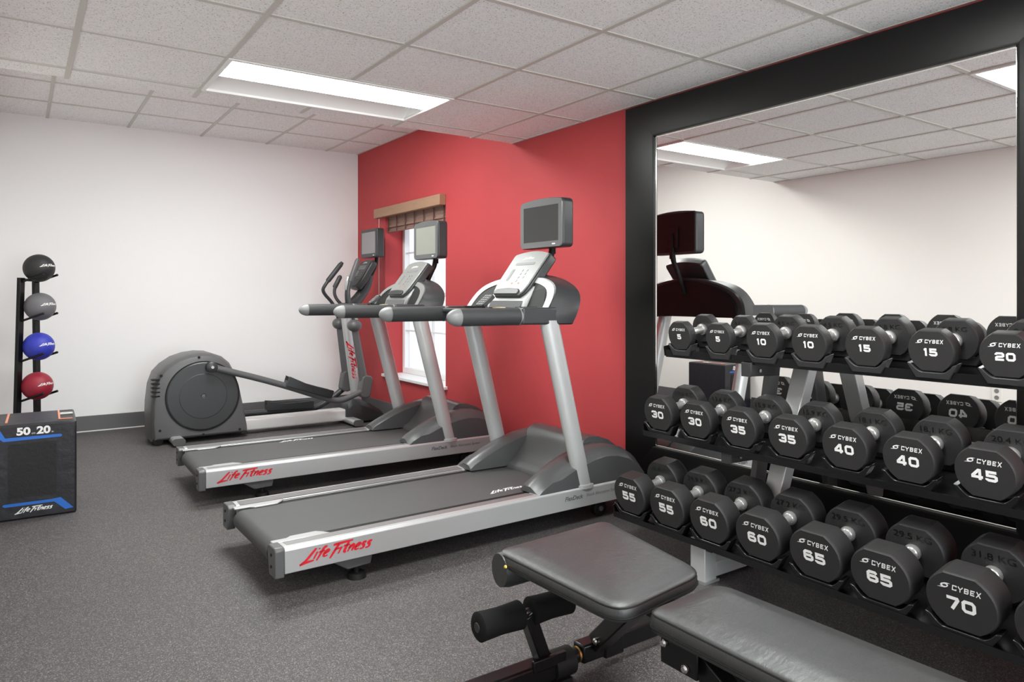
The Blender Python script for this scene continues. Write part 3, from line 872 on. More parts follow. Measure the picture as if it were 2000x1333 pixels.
# ------------------------------------------------------------------ elliptical trainer
def elliptical():
    oy = 6.33
    t = thing('elliptical_trainer', 'grey elliptical trainer with round flywheel housing along the white back wall', 'elliptical trainer', (-1.15, oy, 0))
    X = lambda x: x + 1.15
    Y = lambda y: y - oy
    # drive housing outline, rear at the left
    out = [(-2.098, 0.030), (-2.108, 0.16), (-2.104, 0.32), (-2.088, 0.46), (-2.055, 0.555), (-2.00, 0.615), (-1.92, 0.668), (-1.83, 0.698), (-1.74, 0.709), (-1.66, 0.703), (-1.58, 0.672), (-1.52, 0.618), (-1.475, 0.53), (-1.44, 0.41), (-1.405, 0.24), (-1.378, 0.09), (-1.372, 0.030)]
    cx, cz = -1.735, 0.33
    def ring(y, k):
        return [(X(cx + (x-cx)*k), Y(y), max(0.03, cz + (z-cz)*k)) for x, z in out]
    b = B(); b.rings([ring(6.100, 0.90), ring(6.106, 0.935), ring(6.130, 0.975), ring(6.165, 1.0), ring(6.46, 1.0), ring(6.50, 0.975), ring(6.525, 0.93)])
    h = b.done('drive_housing', M['char_lt'], t, sharp=28)
    b = B(); b.lathe((X(-1.731), Y(6.105), 0.366), (0, -1, 0), [(0, 0.270), (0.012, 0.270), (0.018, 0.262), (0.019, 0.180), (0.0195, 0.178), (0.021, 0.175), (0.021, 0.02), (0.017, 0.012)], 72)
    disc = b.done('flywheel_disc', M['charcoal'], t, sharp=12)
    b = B(); b.lathe((X(-1.731), Y(6.090), 0.366), (0, -1, 0), [(0, 0.016), (0.006, 0.014), (0.007, 0.006)], 20); b.done('centre_cap', M['char_lt'], disc)
    b = B(); n = 72
    b.rings([[(X(-1.731) + r*math.cos(2*math.pi*i/n), Y(y), 0.366 + r*math.sin(2*math.pi*i/n)) for i in range(n)] for r, y in ((0.268, 6.103), (0.268, 6.094), (0.279, 6.094), (0.279, 6.103))], closed=True)
    b.done('disc_groove', M['black'], disc)
    for k in range(5):
        z = 0.515 - 0.032*k
        b = B(); b.box((X(-2.085)-0.016, Y(6.100), z-0.005), (X(-2.045), Y(6.165), z+0.005)); b.done('vent', M['black'], h)
    for x, z in ((-1.762, 0.675), (-2.035, 0.545), (-2.045, 0.12), (-1.73, 0.058), (-1.45, 0.07)):
        b = B(); b.cyl((X(x), Y(6.097), z), (X(x), Y(6.125), z), 0.010, n=12); b.done('screw_hole', M['black'], h)
    # rear and front stabiliser feet
    for x, w in ((-1.93, .03), (-0.47, .026)):
        b = B(); b.T = Matrix.Translation((X(x), 0, 0.040))
        b.prism(rrect(-0.045, -0.026, 0.045, 0.026, 0.022), 'y', Y(5.97), Y(6.68)); st = b.done('stabiliser_bar', M['alu'], t)
        b = B(); b.T = Matrix.Translation((X(x), 0, 0.040)); b.prism(rrect(-0.046, -0.027, 0.046, 0.027, 0.022), 'y', Y(5.965), Y(5.972)); b.done('end_cap', M['char_lt'], st)
        for yy in (6.04, 6.60):
            b = B(); b.cyl((X(x), Y(yy), 0), (X(x), Y(yy), 0.02), 0.022, n=16); b.done('rubber_foot', M['black'], st)
    b = B(); b.lathe((X(-2.055), Y(6.115), 0.038), (0, 1, 0), [(0, 0.020), (0.003, 0.036), (0.030, 0.038), (0.034, 0.03)], 24); b.done('caster', M['black'], t)
    # base tube
    b = B(); b.T = Matrix.Translation((0, Y(6.27), 0.080)); b.prism(rrect(-0.065, -0.052, 0.065, 0.052, 0.018), 'x', X(-1.40), X(-0.43)); b.done('base_tube', M['bright'], t)
    # front shroud
    b = B()
    secs = []
    for x, zt, w in ((-0.50, 0.12, 0.085), (-0.485, 0.185, 0.10), (-0.44, 0.225, 0.105), (-0.36, 0.215, 0.105), (-0.26, 0.165, 0.10), (-0.17, 0.110, 0.09), (-0.13, 0.075, 0.08)):
        secs.append([(X(x), Y(6.27)+w, 0.012), (X(x), Y(6.27)+w, zt*0.75), (X(x), Y(6.27)+w*0.72, zt), (X(x), Y(6.27)-w*0.72, zt), (X(x), Y(6.27)-w, zt*0.75), (X(x), Y(6.27)-w, 0.012)])
    b.rings(secs); b.done('front_shroud', M['charcoal'], t, bevel=0.006, sharp=40)
    # mast
    b = B()
    ring = lambda c, rx, ry: [(c[0] + rx*math.cos(2*math.pi*i/24), c[1] + ry*math.sin(2*math.pi*i/24), c[2]) for i in range(24)]
    b.rings([ring((X(-0.345), Y(6.30), 0.15), 0.048, 0.040), ring((X(-0.46), Y(6.30), 0.96), 0.042, 0.036), ring((X(-0.455), Y(6.30), 1.08), 0.040, 0.035)])
    mast = b.done('mast', M['alu'], t)
    a = Vector((-0.115, 0, 0.81)).normalized()
    decal('mast_logo', M['red_logo'], mast, SCRIPT, (X(-0.412), Y(6.262), 0.57), -a, (a.z, 0, -a.x), 0.36)
    b = B(); b.box((X(-0.51), Y(6.22), 1.03), (X(-0.36), Y(6.38), 1.10)); b.done('mast_head', M['charcoal'], t, bevel=0.015, seg=3)
    # pedal rods, pedals, swing arms: near and far side
    # near
    b = B(); b.tube([(X(-1.677), Y(6.055), 0.596), (X(-1.19), Y(6.055), 0.445), (X(-0.705), Y(6.055), 0.255), (X(-0.60), Y(6.055), 0.235), (X(-0.46), Y(6.055), 0.285), (X(-0.36), Y(6.055), 0.325)], 0.030, 14, 2, rs=(0.027, 0.026))
    rod = b.done('pedal_rod', M['char_lt'], t)
    b = B(); b.lathe((X(-1.677), Y(6.085), 0.598), (0, -1, 0), [(0, 0.030), (0.005, 0.042), (0.058, 0.042), (0.066, 0.030)], 24); b.done('crank_joint', M['charcoal'], rod)
    b = B(); b.lathe((X(-1.677), Y(6.020), 0.598), (0, -1, 0), [(0, 0.014), (0.006, 0.012)], 12); b.done('joint_bolt', M['steel'], rod)
    b = B(); b.tube([(X(-1.70), Y(6.605), 0.105), (X(-1.25), Y(6.605), 0.115), (X(-0.72), Y(6.605), 0.100), (X(-0.60), Y(6.605), 0.115), (X(-0.45), Y(6.605), 0.205), (X(-0.36), Y(6.605), 0.27)], 0.028, 14, 2)
    rod2 = b.done('pedal_rod', M['charcoal'], t)
    def pedal(x0, z0, x1, z1, y):
        d = Vector((x1-x0, 0, z1-z0)); L = d.length; ang = -math.atan2(d.z, d.x)
        T_ = Matrix.Translation((X(x0), Y(y), z0)) @ Matrix.Rotation(ang, 4, 'Y')
        b = B(); b.T = T_
        sec = []
        for u, w, zt in ((0.0, 0.055, 0.050), (0.03, 0.070, 0.046), (0.15, 0.080, 0.030), (0.30, 0.078, 0.030), (L-0.02, 0.062, 0.034), (L, 0.050, 0.030)):
            sec.append([(u, -w*.85, -0.030), (u, -w, zt), (u, -w+0.012, zt), (u, -w+0.014, 0.012), (u, w-0.014, 0.012), (u, w-0.012, zt), (u, w, zt), (u, w*.85, -0.030)])
        b.rings(sec)
        p = b.done('pedal', M['charcoal'], t, sharp=35)
        b = B(); b.T = T_; b.box((0.03, -0.050, 0.012), (L-0.03, 0.050, 0.017)); b.done('foot_pad', M['black'], p)
    pedal(-1.085, 0.440, -0.690, 0.305, 6.055)
    pedal(-1.095, 0.160, -0.670, 0.150, 6.605)
    for near in (True, False):
        y = 6.075 if near else 6.585
        dx = 0 if near else 0.055
        b = B(); b.tube([(X(-0.467+dx), Y(y), 0.89), (X(-0.378+dx*.6), Y(y), 0.40)], 0.032, 18, rs=(0.030, 0.038), flat=0.8)
        arm = b.done('swing_arm', M['char_lt'], t)
        b = B(); b.T = Matrix.Translation((X(-0.366+dx*.4), Y(y), 0.352)) @ Matrix.Rotation(R(9), 4, 'Y'); b.prism(rrect(-0.052, -0.105, 0.052, 0.095, 0.04), 'y', -0.045, 0.045)
        b.done('arm_knuckle', M['char_lt'], arm, bevel=0.010, seg=3)
        b = B(); b.sphere((X(-0.467+dx), Y(y), 0.900), 0.066, 24, 16, (1.0, 1.0, 0.85)); b.done('pivot_cover', M['char_lt'], arm)
        if near:
            pts = [(-0.467, 6.075, 0.90), (-0.497, 6.08, 1.066), (-0.515, 6.09, 1.14), (-0.506, 6.12, 1.25), (-0.408, 6.14, 1.491)]
        else:
            pts = [(-0.41, 6.585, 0.90), (-0.44, 6.585, 1.02), (-0.478, 6.58, 1.099), (-0.585, 6.57, 1.205), (-0.568, 6.56, 1.264), (-0.391, 6.56, 1.487)]
        P_ = [(X(x), Y(yy), z) for x, yy, z in pts]
        b = B(); b.tube(P_, 0.016, 12, 2); hb = b.done('moving_handle', M['charcoal'], t)
        b = B(); q0, q1 = Vector(P_[-2]), Vector(P_[-1]); b.lathe(q0 + (q1-q0)*0.18, q1-q0, [(0, 0.020), (0.01, 0.0235), (0.20, 0.0235), (0.225, 0.018), (0.23, 0.008)], 16); b.done('hand_grip', M['grip'] if not near else M['char_lt'], hb)  # near grip gets a paler plastic so it looks lit
        pts = [(-0.46, 6.25, 1.07), (-0.478, 6.24, 1.14), (-0.48, 6.23, 1.205), (-0.465, 6.22, 1.346)] if near else [(-0.44, 6.42, 1.07), (-0.507, 6.44, 1.148), (-0.516, 6.45, 1.23), (-0.456, 6.45, 1.346)]
        P_ = [(X(x), Y(yy), z) for x, yy, z in pts]
        b = B(); b.tube(P_, 0.015, 12, 2); hb = b.done('fixed_handle', M['charcoal'], t)
        b = B(); q0, q1 = Vector(P_[-2]), Vector(P_[-1]); b.lathe(q0 + (q1-q0)*0.1, q1-q0, [(0, 0.018), (0.008, 0.022), (0.115, 0.022), (0.13, 0.012)], 16); b.done('pulse_grip', M['alu'] if near else M['grip'], hb, label='pulse grip, paler for its lit look' if near else None)  # lit look of the near pulse grip is put into its colour
    # console
    a = math.atan2(1.488-1.254, 0.142)
    TM_ = Matrix.Translation((X(-0.305), Y(6.32), 1.368)) @ Matrix.Rotation(-a, 4, 'Y')
    o1 = [(0.150, -0.115), (0.162, 0.0), (0.150, 0.115), (0.125, 0.140), (-0.05, 0.138), (-0.145, 0.100), (-0.155, 0), (-0.145, -0.100), (-0.05, -0.138), (0.125, -0.140)]
    b = B(); b.T = TM_; b.prism(o1, 'z', -0.045, 0.012); con = b.done('display_console', M['charcoal'], t, bevel=0.010, seg=3)
    b = B(); b.T = TM_; b.prism([(x*.9, y*.88) for x, y in o1], 'z', 0.012, 0.016); b.done('console_face', M['char_dk'], con)
    b = B(); b.T = TM_; b.prism(rrect(0.04, -0.08, 0.09, 0.08, 0.005), 'z', 0.0162, 0.0175); b.prism(rrect(-0.03, 0.02, 0.03, 0.08, 0.005), 'z', 0.0162, 0.0175); b.done('display_strip', mat('green_grey_display', (0.07, 0.085, 0.08), 0.3), con)
    b = B(); b.T = TM_
    for i in range(4):
        for j in range(3):
            b.cyl((0.025-0.025*i, -0.010-0.026*j, 0.016), (0.025-0.025*i, -0.010-0.026*j, 0.0175), 0.006, n=10)
    b.done('keys', M['key'], con)
    ux = TM_.to_3x3() @ Vector((0, -1, 0)); uy = TM_.to_3x3() @ Vector((1, 0, 0))
    decal('console_lettering', M['white_logo'], con, SCRIPT, TM_ @ Vector((0.118, 0, 0.0170)), ux, uy, 0.09)
    b = B(); b.tube([(X(-0.43), Y(6.30), 1.06), (X(-0.34), Y(6.31), 1.13), (X(-0.25), Y(6.32), 1.25), (X(-0.225), Y(6.32), 1.36)], 0.035, 14, 2, rs=(0.055, 0.045)); b.done('console_neck', M['charcoal'], t)
    # television
    x0, y0, zc = X(-0.165), Y(6.39), 1.668
    tr_ = rrect(-0.190, -0.135, 0.190, 0.135, 0.02)
    b = B(); b.prism([(y0+y, zc+z) for y, z in tr_], 'x', x0-0.03, x0+0.045); tv = b.done('television', M['charcoal'], t, bevel=0.010, seg=3)
    b = B(); b.box((x0-0.0325, y0-0.155, zc-0.098), (x0-0.0302, y0+0.155, zc+0.105)); b.done('screen', mat('grey_screen', (0.27, 0.255, 0.255), 0.35), tv)
    b = B(); b.box((x0-0.0315, y0-0.13, zc-0.121), (x0-0.0302, y0-0.10, zc-0.114)); b.done('badge', M['white_logo'], tv)
    b = B(); b.tube([(x0+0.05, y0, zc-0.02), (x0+0.055, y0, zc-0.16), (x0-0.005, Y(6.33), 1.40), (X(-0.24), Y(6.32), 1.30)], 0.017, 12, 1); b.box((x0+0.045, y0-0.05, zc-0.08), (x0+0.06, y0+0.05, zc+0.05)); b.done('television_arm', M['black'], t)
elliptical()

# ------------------------------------------------------------------ medicine balls on their stand
def ball_stand():
    # two uprights; pairs of pegs reach out to the right and a little up
    p1, p2 = Vector((-2.93, 6.42, 0)), Vector((-2.838, 6.54, 0))
    n_ = (p2-p1).normalized(); out = Vector((n_.y, -n_.x, 0))       # pegs point this way
    t = thing('ball_stand', 'slim black metal stand holding four medicine balls, behind the padded box', 'ball rack', (-2.884, 6.48, 0))
    o_ = Vector((-2.884, 6.48, 0))
    for p, lean in ((p1, 0.030), (p2, -0.012)):
        b = B(); b.bar(p - o_ - Vector((lean, 0, -0.03)), p - o_ + Vector((0, 0, 1.30)), 0.026, 0.050, n_); b.done('post', M['black_metal'], t, bevel=0.002)
    pegs = []
    for z in (1.268, 0.978, 0.680, 0.385):
        for p in (p1, p2):
            a = p - o_ + Vector((0, 0, z)) - out*0.0
            e = a + out*0.168 + Vector((0, 0, 0.056))
            b = B(); b.cyl(a, e, 0.0085, n=12); b.sphere(e, 0.0095, 12, 8); b.done('peg', M['black_metal'], t)
    for z in (1.285, 0.06):
        b = B(); b.bar(p1 - o_ + Vector((0, 0, z)), p2 - o_ + Vector((0, 0, z)), 0.03, 0.02); b.done('crossbar', M['black_metal'], t)
    for p in (p1, p2):
        b = B(); b.bar(p - o_ - out*0.15 + Vector((0, 0, 0.015)), p - o_ + out*0.12 + Vector((0, 0, 0.015)), 0.03, 0.03); b.done('foot', M['black_metal'], t)
    return out
PEG = ball_stand()
for nm, (bx, bz), lab in (('ball_black', (-2.818, 1.374), 'black medicine ball, topmost on the slim black stand'),
                          ('ball_grey', (-2.812, 1.085), 'grey medicine ball, second from the top of the stand'),
                          ('ball_blue', (-2.820, 0.786), 'blue medicine ball on the slim black stand'),
                          ('ball_red', (-2.829, 0.490), 'dark red medicine ball, lowest on the stand')):
    t = thing('medicine_ball', lab, 'medicine ball', (bx, 6.438, bz), group='medicine balls on the stand')
    rb = 0.104
    b = B(); b.sphere((0, 0, 0), rb, 48, 28); body = b.done('ball_body', M[nm], t)
    b = B()
    az0 = math.atan2(-0.80, 0.62)        # lettering faces out to the right of the stand
    put2d(b, SCRIPT, lambda x, y: Vector((math.cos(az0 + x*1.25)*math.cos(y*1.15+0.17), math.sin(az0 + x*1.25)*math.cos(y*1.15+0.17), math.sin(y*1.15+0.17))) * (rb+0.0008))
    b.done('ball_lettering', M['white_logo'], t, flat=True)

# ------------------------------------------------------------------ padded plyometric box
def plyo():
    x0, x1, y0, y1, h = -3.085, -2.683, 4.505, 4.955, 0.497
    t = thing('plyometric_box', 'black padded jump box with blue stripes in front of the ball stand', 'jump box', ((x0+x1)/2, (y0+y1)/2, 0), (0, 0, R(-1.5)))
    w, d = (x1-x0)/2, (y1-y0)/2
    b = B(); n = 10
    B0 = b
    # cushioned cube with slightly sagging faces
    def fc(o_, u, v_, nrm, sag):
        o_, u, v_, nrm = map(Vector, (o_, u, v_, nrm))
        rows = []
        for i in range(n+1):
            row = []
            for j in range(n+1):
                a, c = i/n, j/n
                row.append(o_ + u*a + v_*c + nrm*sag*(math.sin(math.pi*a)*math.sin(math.pi*c)))
            rows.append(row)
        B0.grid(rows)
    fc((-w, -d, 0), (2*w, 0, 0), (0, 0, h), (0, -1, 0), -0.004)
    fc((w, -d, 0), (0, 2*d, 0), (0, 0, h), (1, 0, 0), 0.004)
    fc((w, d, 0), (-2*w, 0, 0), (0, 0, h), (0, 1, 0), 0.004)
    fc((-w, d, 0), (0, -2*d, 0), (0, 0, h), (-1, 0, 0), 0.004)
    fc((-w, -d, h), (2*w, 0, 0), (0, 2*d, 0), (0, 0, 1), 0.006)
    fc((-w, d, 0), (2*w, 0, 0), (0, -2*d, 0), (0, 0, -1), 0.0)
    bmesh.ops.remove_doubles(b.bm, verts=b.bm.verts, dist=1e-4)
    body = b.done('padded_body', M['box_fabric'], t, bevel=0.010, seg=3, sharp=60)
    fy = -d - 0.0012
    def F(x, z, k=0.0): return (x - (x0+x1)/2, fy - k, z)
    b = B(); b.poly([F(-2.985, 0.115), F(-2.775, 0.115), F(-2.775, 0.395), F(-2.985, 0.395)]); b.done('mesh_panel', M['box_inset'], t, flat=True)
    def band(pts, wd):
        b = B(); b.prism([(x - (x0+x1)/2, z) for x, z in pts], 'y', fy-0.001, fy); return b
    b = band([(-3.075, 0.492), (-3.025, 0.484), (-2.998, 0.431), (-2.755, 0.431), (-2.748, 0.423), (-2.755, 0.416), (-3.005, 0.413), (-3.045, 0.45), (-3.075, 0.455)], 1)
    b.done('blue_stripe', M['blue_print'], t, flat=True)
    b = band([(-3.005, 0.089), (-2.80, 0.089), (-2.756, 0.093), (-2.698, 0.030), (-2.735, 0.026), (-2.785, 0.074), (-3.0, 0.074), (-3.01, 0.081)], 1)
    b.done('blue_stripe', M['blue_print'], t, flat=True)
    decal('box_lettering', M['white_logo'], t, SCRIPT, F(-2.872, 0.048, 0.0015), (1, 0, 0), (0, 0, 1), 0.165)
    for s, x in (('50', -2.920), ('20', -2.832)):
        decal('size_number', M['white_logo'], t, glyphs(s, size=0.052, bold=0.0022, sx=1.15), F(x, 0.458, 0.0015), (1, 0, 0), (0, 0, 1), 1.0)
    for s, x in (('cm', -2.876), ('in', -2.792)):
        decal('unit_mark', M['white_logo'], t, glyphs(s, size=0.014), F(x, 0.447, 0.0015), (1, 0, 0), (0, 0, 1), 1.0)
    zt = h + 0.0068
    for lo, hi in (((-3.00, -0.17), (-2.990, 0.17)), ((-2.765, -0.17), (-2.756, 0.17)), ((-2.756, -0.17), (-2.70, -0.161))):
        b = B(); b.box((lo[0]-(x0+x1)/2, lo[1], zt-0.004), (hi[0]-(x0+x1)/2, hi[1], zt+0.0002))
        b.done('orange_stripe', M['orange_print'], t, flat=True)
    decal('size_number', M['white_logo'], t, glyphs('10', size=0.085, bold=0.003), (-2.722-(x0+x1)/2, 0.02, zt), (0, 1, 0), (-1, 0, 0), 1.0)
plyo()

# ------------------------------------------------------------------ dumbbell rack and dumbbells
TILT = R(10)
AX = Vector((math.cos(TILT), 0, math.sin(TILT)))
SLOTS = {1: [2.282, 2.060, 1.837, 1.624, 1.401, 1.174, 0.953], 2: [2.284, 2.067, 1.845, 1.622, 1.397, 1.179, 0.955],
         3: [2.318, 2.096, 1.874, 1.649, 1.419, 1.195, 0.958, 0.728]}
TIER = {1: (-0.430, 0.979), 2: (-0.570, 0.631), 3: (-0.715, 0.277)}
RAD = {5: .0675, 10: .0750, 15: .0750, 20: .0755, 30: .0845, 35: .0845, 40: .0845, 45: .0855, 55: .0955, 60: .0960, 65: .0970, 70: .0980}      # half width
HGT = {5: .0650, 10: .0695, 15: .0705, 20: .0705, 30: .0755, 35: .0760, 40: .0765, 45: .0775, 55: .0835, 60: .0840, 65: .0845, 70: .0860}      # half height, flat to flat
HEAD = {5: .042, 10: .050, 15: .054, 20: .058, 30: .058, 35: .062, 40: .068, 45: .072, 55: .084, 60: .088, 65: .093, 70: .098}
KG = {5: '2.3KG', 10: '4.5KG', 15: '6.8KG', 20: '9.1KG', 30: '13.6KG', 35: '15.9KG', 40: '18.1KG', 45: '20.4KG', 55: '24.9KG', 60: '27.2KG', 65: '29.5KG', 70: '31.8KG'}
GRIP = 0.128

def rack():
    oy = (2.385 + 0.40)/2
    t = thing('dumbbell_rack', 'three-tier black dumbbell rack with grey uprights in front of the wall mirror', 'dumbbell rack', (0, oy, 0))
    Y = lambda y: y - oy
    ya, yb = Y(0.50), Y(2.385)
    pv = Vector((-AX.z, 0, AX.x))       # up, square to the dumbbells
    for k in (1, 2, 3):
        xf, zf = TIER[k]
        c = Vector((xf, 0, zf))
        r = {1: .0665, 2: .0745, 3: .083}[k]; lu, lw = (0.004, -0.004) if k == 1 else (-0.008, -0.014)
        q = lambda u, w: ((c + AX*u + pv*w).x, (c + AX*u + pv*w).z)
        yb = Y(2.43 if k == 3 else 2.385)
        # folded steel tray: front lip, floor, rear lip
        prof = [q(lu, -r+lw), q(lu+0.003, -r+lw), q(lu+0.003, -r-0.030), q(0.295, -r-0.030), q(0.295, -r+0.020), q(0.298, -r+0.020), q(0.298, -r-0.034), q(lu+0.003, -r-0.034), q(lu+0.003, -r-0.040), q(lu, -r-0.040)]
        b = B(); b.prism(prof, 'y', ya, yb); tray = b.done('shelf_tray', M['black_gloss'], t, sharp=20)
        for y, s in ((ya, -1), (yb, 1)):
            b = B(); b.prism([q(0.000, -r-0.034), q(0.000, -r+0.012), q(0.05, -r+0.012), q(0.298, -r+0.020), q(0.298, -r-0.034)], 'y', y, y + s*0.004); b.done('tray_end', M['black_gloss'], tray)
        # moulded cradles, front and rear, one pair to a dumbbell
        for i in range(8 if k == 3 else 7):
            wgt = WT[k][i]
            R_ = RAD[wgt] + 0.002; hh = HGT[wgt]
            for u0, u1 in ((-0.004, 0.040), (GRIP + HEAD[wgt]*1.3, GRIP + HEAD[wgt]*1.3 + 0.05)):
                pr = []
                hw = R_*1.02
                fl = -hh - 0.001
                for j in range(15):
                    aa = R(214 + 112*j/14)
                    pr.append((1.04*R_*math.cos(aa), max(1.04*R_*math.sin(aa), fl)-0.001))
                pr += [(hw, -R_*0.54), (hw, -R_*0.60), (hw*0.68, -r-0.027), (-hw*0.68, -r-0.027), (-hw, -R_*0.60), (-hw, -R_*0.54)]
                b = B(); A_, B_ = [], []
                for yy, ww in pr:
                    for u, L_ in ((u0, A_), (u1, B_)):
                        p = c + AX*u + pv*ww
                        L_.append((p.x, Y(SLOTS[k][i]) + yy, p.z))
                b.rings([A_, B_])
                b.done('cradle', M['char_dk'] if k == 1 else M['black_gloss'], t, bevel=0.002, sharp=30)
    # side frames
    for yc in (1.80, 0.62):
        b = B(); b.bar((-0.500, Y(yc), 0.065), (-0.165, Y(yc), 0.890), 0.075, 0.060, (1, 0, 0.4)); b.done('upright', M['upright'], t, bevel=0.004)
    for yc in (1.965, 0.56):
        b = B(); b.bar((-0.345, Y(yc), 0.06), (-0.170, Y(yc), 0.86), 0.030, 0.075, (1, 0, 0.2)); b.done('side_plate', M['char_lt'], t, bevel=0.004)
        b = B(); b.box((-0.672, Y(yc)-0.038, 0.006), (-0.600, Y(yc)+0.038, 0.172)); leg = b.done('front_leg', M['upright'], t, bevel=0.004)
        b = B(); b.box((-0.678, Y(yc)-0.045, 0.0), (-0.590, Y(yc)+0.045, 0.010)); b.done('leg_shoe', M['capgrey'], leg)
        b = B(); b.box((-0.60, Y(yc)-0.035, 0.015), (-0.06, Y(yc)+0.035, 0.075)); b.done('base_beam', M['upright'], t, bevel=0.004)
        yb_ = yc - 0.045
        for (x0, z0, x1) in ((-0.415, 0.848, -0.22), (-0.545, 0.500, -0.30), (-0.66, 0.158, -0.30)):
            b = B(); b.prism([(x0, z0-0.022), (x0, z0+0.036), (x1, z0+0.036+0.04), (x1, z0-0.030)], 'y', Y(yb_)-0.024, Y(yb_)-0.018); b.prism([(x0, z0-0.022), (x0, z0+0.036), (x1, z0+0.036+0.04), (x1, z0-0.030)], 'y', Y(yb_)+0.018, Y(yb_)+0.024)
            b.box((x0-0.006, Y(yb_)-0.024, z0-0.024), (x0, Y(yb_)+0.024, z0+0.036))
            br = b.done('shelf_bracket', M['char_dk'], t, bevel=0.002)
            b = B(); b.cyl((x0+0.05, Y(yb_)-0.033, z0), (x0+0.05, Y(yb_)-0.024, z0), 0.008, n=8); b.done('bolt', M['steel'], br)
    b = B(); b.box((-0.20, Y(0.56), 0.03), (-0.15, Y(1.965), 0.07)); b.done('rear_beam', M['upright'], t, bevel=0.004)
    return t

WT = {1: [5, 5, 10, 10, 15, 15, 20], 2: [30, 30, 35, 35, 40, 40, 45], 3: [55, 55, 60, 60, 65, 65, 70, 70]}
rack()

def swoosh():
    """slanted eye-shaped emblem left of the brand word"""
    vs, fs = [], []
    n = 18
    def ringpts(rx, ry, ox, oy):
        out = []
        for i in range(n):
            a = 2*math.pi*i/n
            x, y = rx*math.cos(a), ry*math.sin(a)
            out.append((ox + x + 0.35*y, oy + y))
        return out
    o_, i_ = ringpts(0.70, 0.44, 0, 0), ringpts(0.40, 0.20, 0.06, 0.0)
    vs = o_ + i_
    for i in range(n):
        fs.append((i, (i+1) % n, n+(i+1) % n, n+i))
    k = len(vs)
    vs += [(-1.35, -0.55), (-0.40, -0.50), (0.20, -0.44), (-0.30, -0.32), (-0.95, -0.42)]
    fs.append((k, k+1, k+2, k+3, k+4))
    k = len(vs)
    vs += [(-0.10, 0.40), (0.50, 0.34), (1.15, 0.50), (0.50, 0.56), (0.0, 0.48)]
    fs.append((k, k+1, k+2, k+3, k+4))
    return vs, fs
SWOOSH = swoosh()

def make_dumbbell(w):
    t = thing('dumbbell', 'x', 'dumbbell')
    r, hd = RAD[w], HEAD[w]
    h, c = HGT[w], r*0.45
    def outline(k):
        q = []
        for i in range(13):                                  # right side, top corner to bottom corner
            u = -1 + 2*i/12; t = abs(u)
            y = r*(1-t)**2 + 2*r*t*(1-t) + c*t*t             # quadratic bow through (c, h), (r, 0), (c, -h)
            z = 2*0.62*h*t*(1-t) + h*t*t
            q.append((y*k, (-z if u > 0 else z)*k))
        return q + [(-y, z) for y, z in q[::-1]]
    def head(x0, x1):
        b = B()
        d = x1-x0
        b.rings([[(x, y, z) for y, z in outline(k)] for x, k in ((x0, 0.955), (x0+0.004, 0.985), (x0+0.010, 1.0), (x1-0.010, 1.0), (x1-0.004, 0.985), (x1, 0.955))])
        return b.done('head', M['urethane'], t, sharp=24)
    L = 2*hd + GRIP
    h1 = head(0, hd); h2 = head(hd+GRIP, L)
    b = B()
    b.lathe((hd-0.002, 0, 0), (1, 0, 0), [(0, 0.022), (0.004, 0.022), (0.004, 0.0265), (0.012, 0.0265), (0.014, 0.0205), (0.034, 0.0180), (GRIP/2, 0.0185), (GRIP-0.036, 0.0180), (GRIP-0.016, 0.0205), (GRIP-0.014, 0.0265), (GRIP-0.004, 0.0265), (GRIP+0.004, 0.022)], 28)
    b.done('handle', M['chrome'], t, sharp=30)
    num = block(str(w), r*(0.36 if w < 30 else 0.40), 0.255, 0.93)
    brand = block('CYBEX', r*0.18, 0.20, 0.72, 0.22, 0.20)
    for hd_, x, s in ((h1, -0.0007, -1), (h2, L+0.0007, 1)):
        ux = (0, s, 0)
        decal('weight_number', M['white_logo'], hd_, num, (x, 0, -r*0.04), ux, (0, 0, 1), 1.0)
        b = B()
        cy = r*0.19
        put2d(b, brand, lambda a, c: Vector((x, s*(a + cy), c + r*0.45)))
        put2d(b, SWOOSH, lambda a, c: Vector((x, s*(a*r*0.155 - r*0.42), c*r*0.17 + r*0.45)))
        b.done('brand_mark', M['white_logo'], hd_, flat=True, recalc=False)
    decal('kilogram_mark', M['emboss'], h2, glyphs(KG[w].replace('KG', ' KG'), size=r*0.32, sx=1.2), (hd+GRIP-0.0007, 0, r*0.50), (0, -1, 0), (0, 0, 1), 1.0)
    return t

ORD = {1: 'top', 2: 'middle', 3: 'bottom'}
for k in (1, 2, 3):
    proto = {}
    for i, w in enumerate(WT[k]):
        twin = WT[k].count(w) > 1
        first = WT[k].index(w) == i
        lab = f'black dumbbell marked {w}' + (f", {'left' if first else 'right'} one of its pair on the {ORD[k]} shelf" if twin else f', rightmost on the {ORD[k]} shelf')
        if w in proto:
            t = dup(proto[w])
        else:
            t = proto[w] = make_dumbbell(w)
        t.location = (TIER[k][0], SLOTS[k][i], TIER[k][1]); t.rotation_euler = (0, -TILT, 0)
        t['label'] = lab; t['group'] = f'dumbbells on the {ORD[k]} shelf'

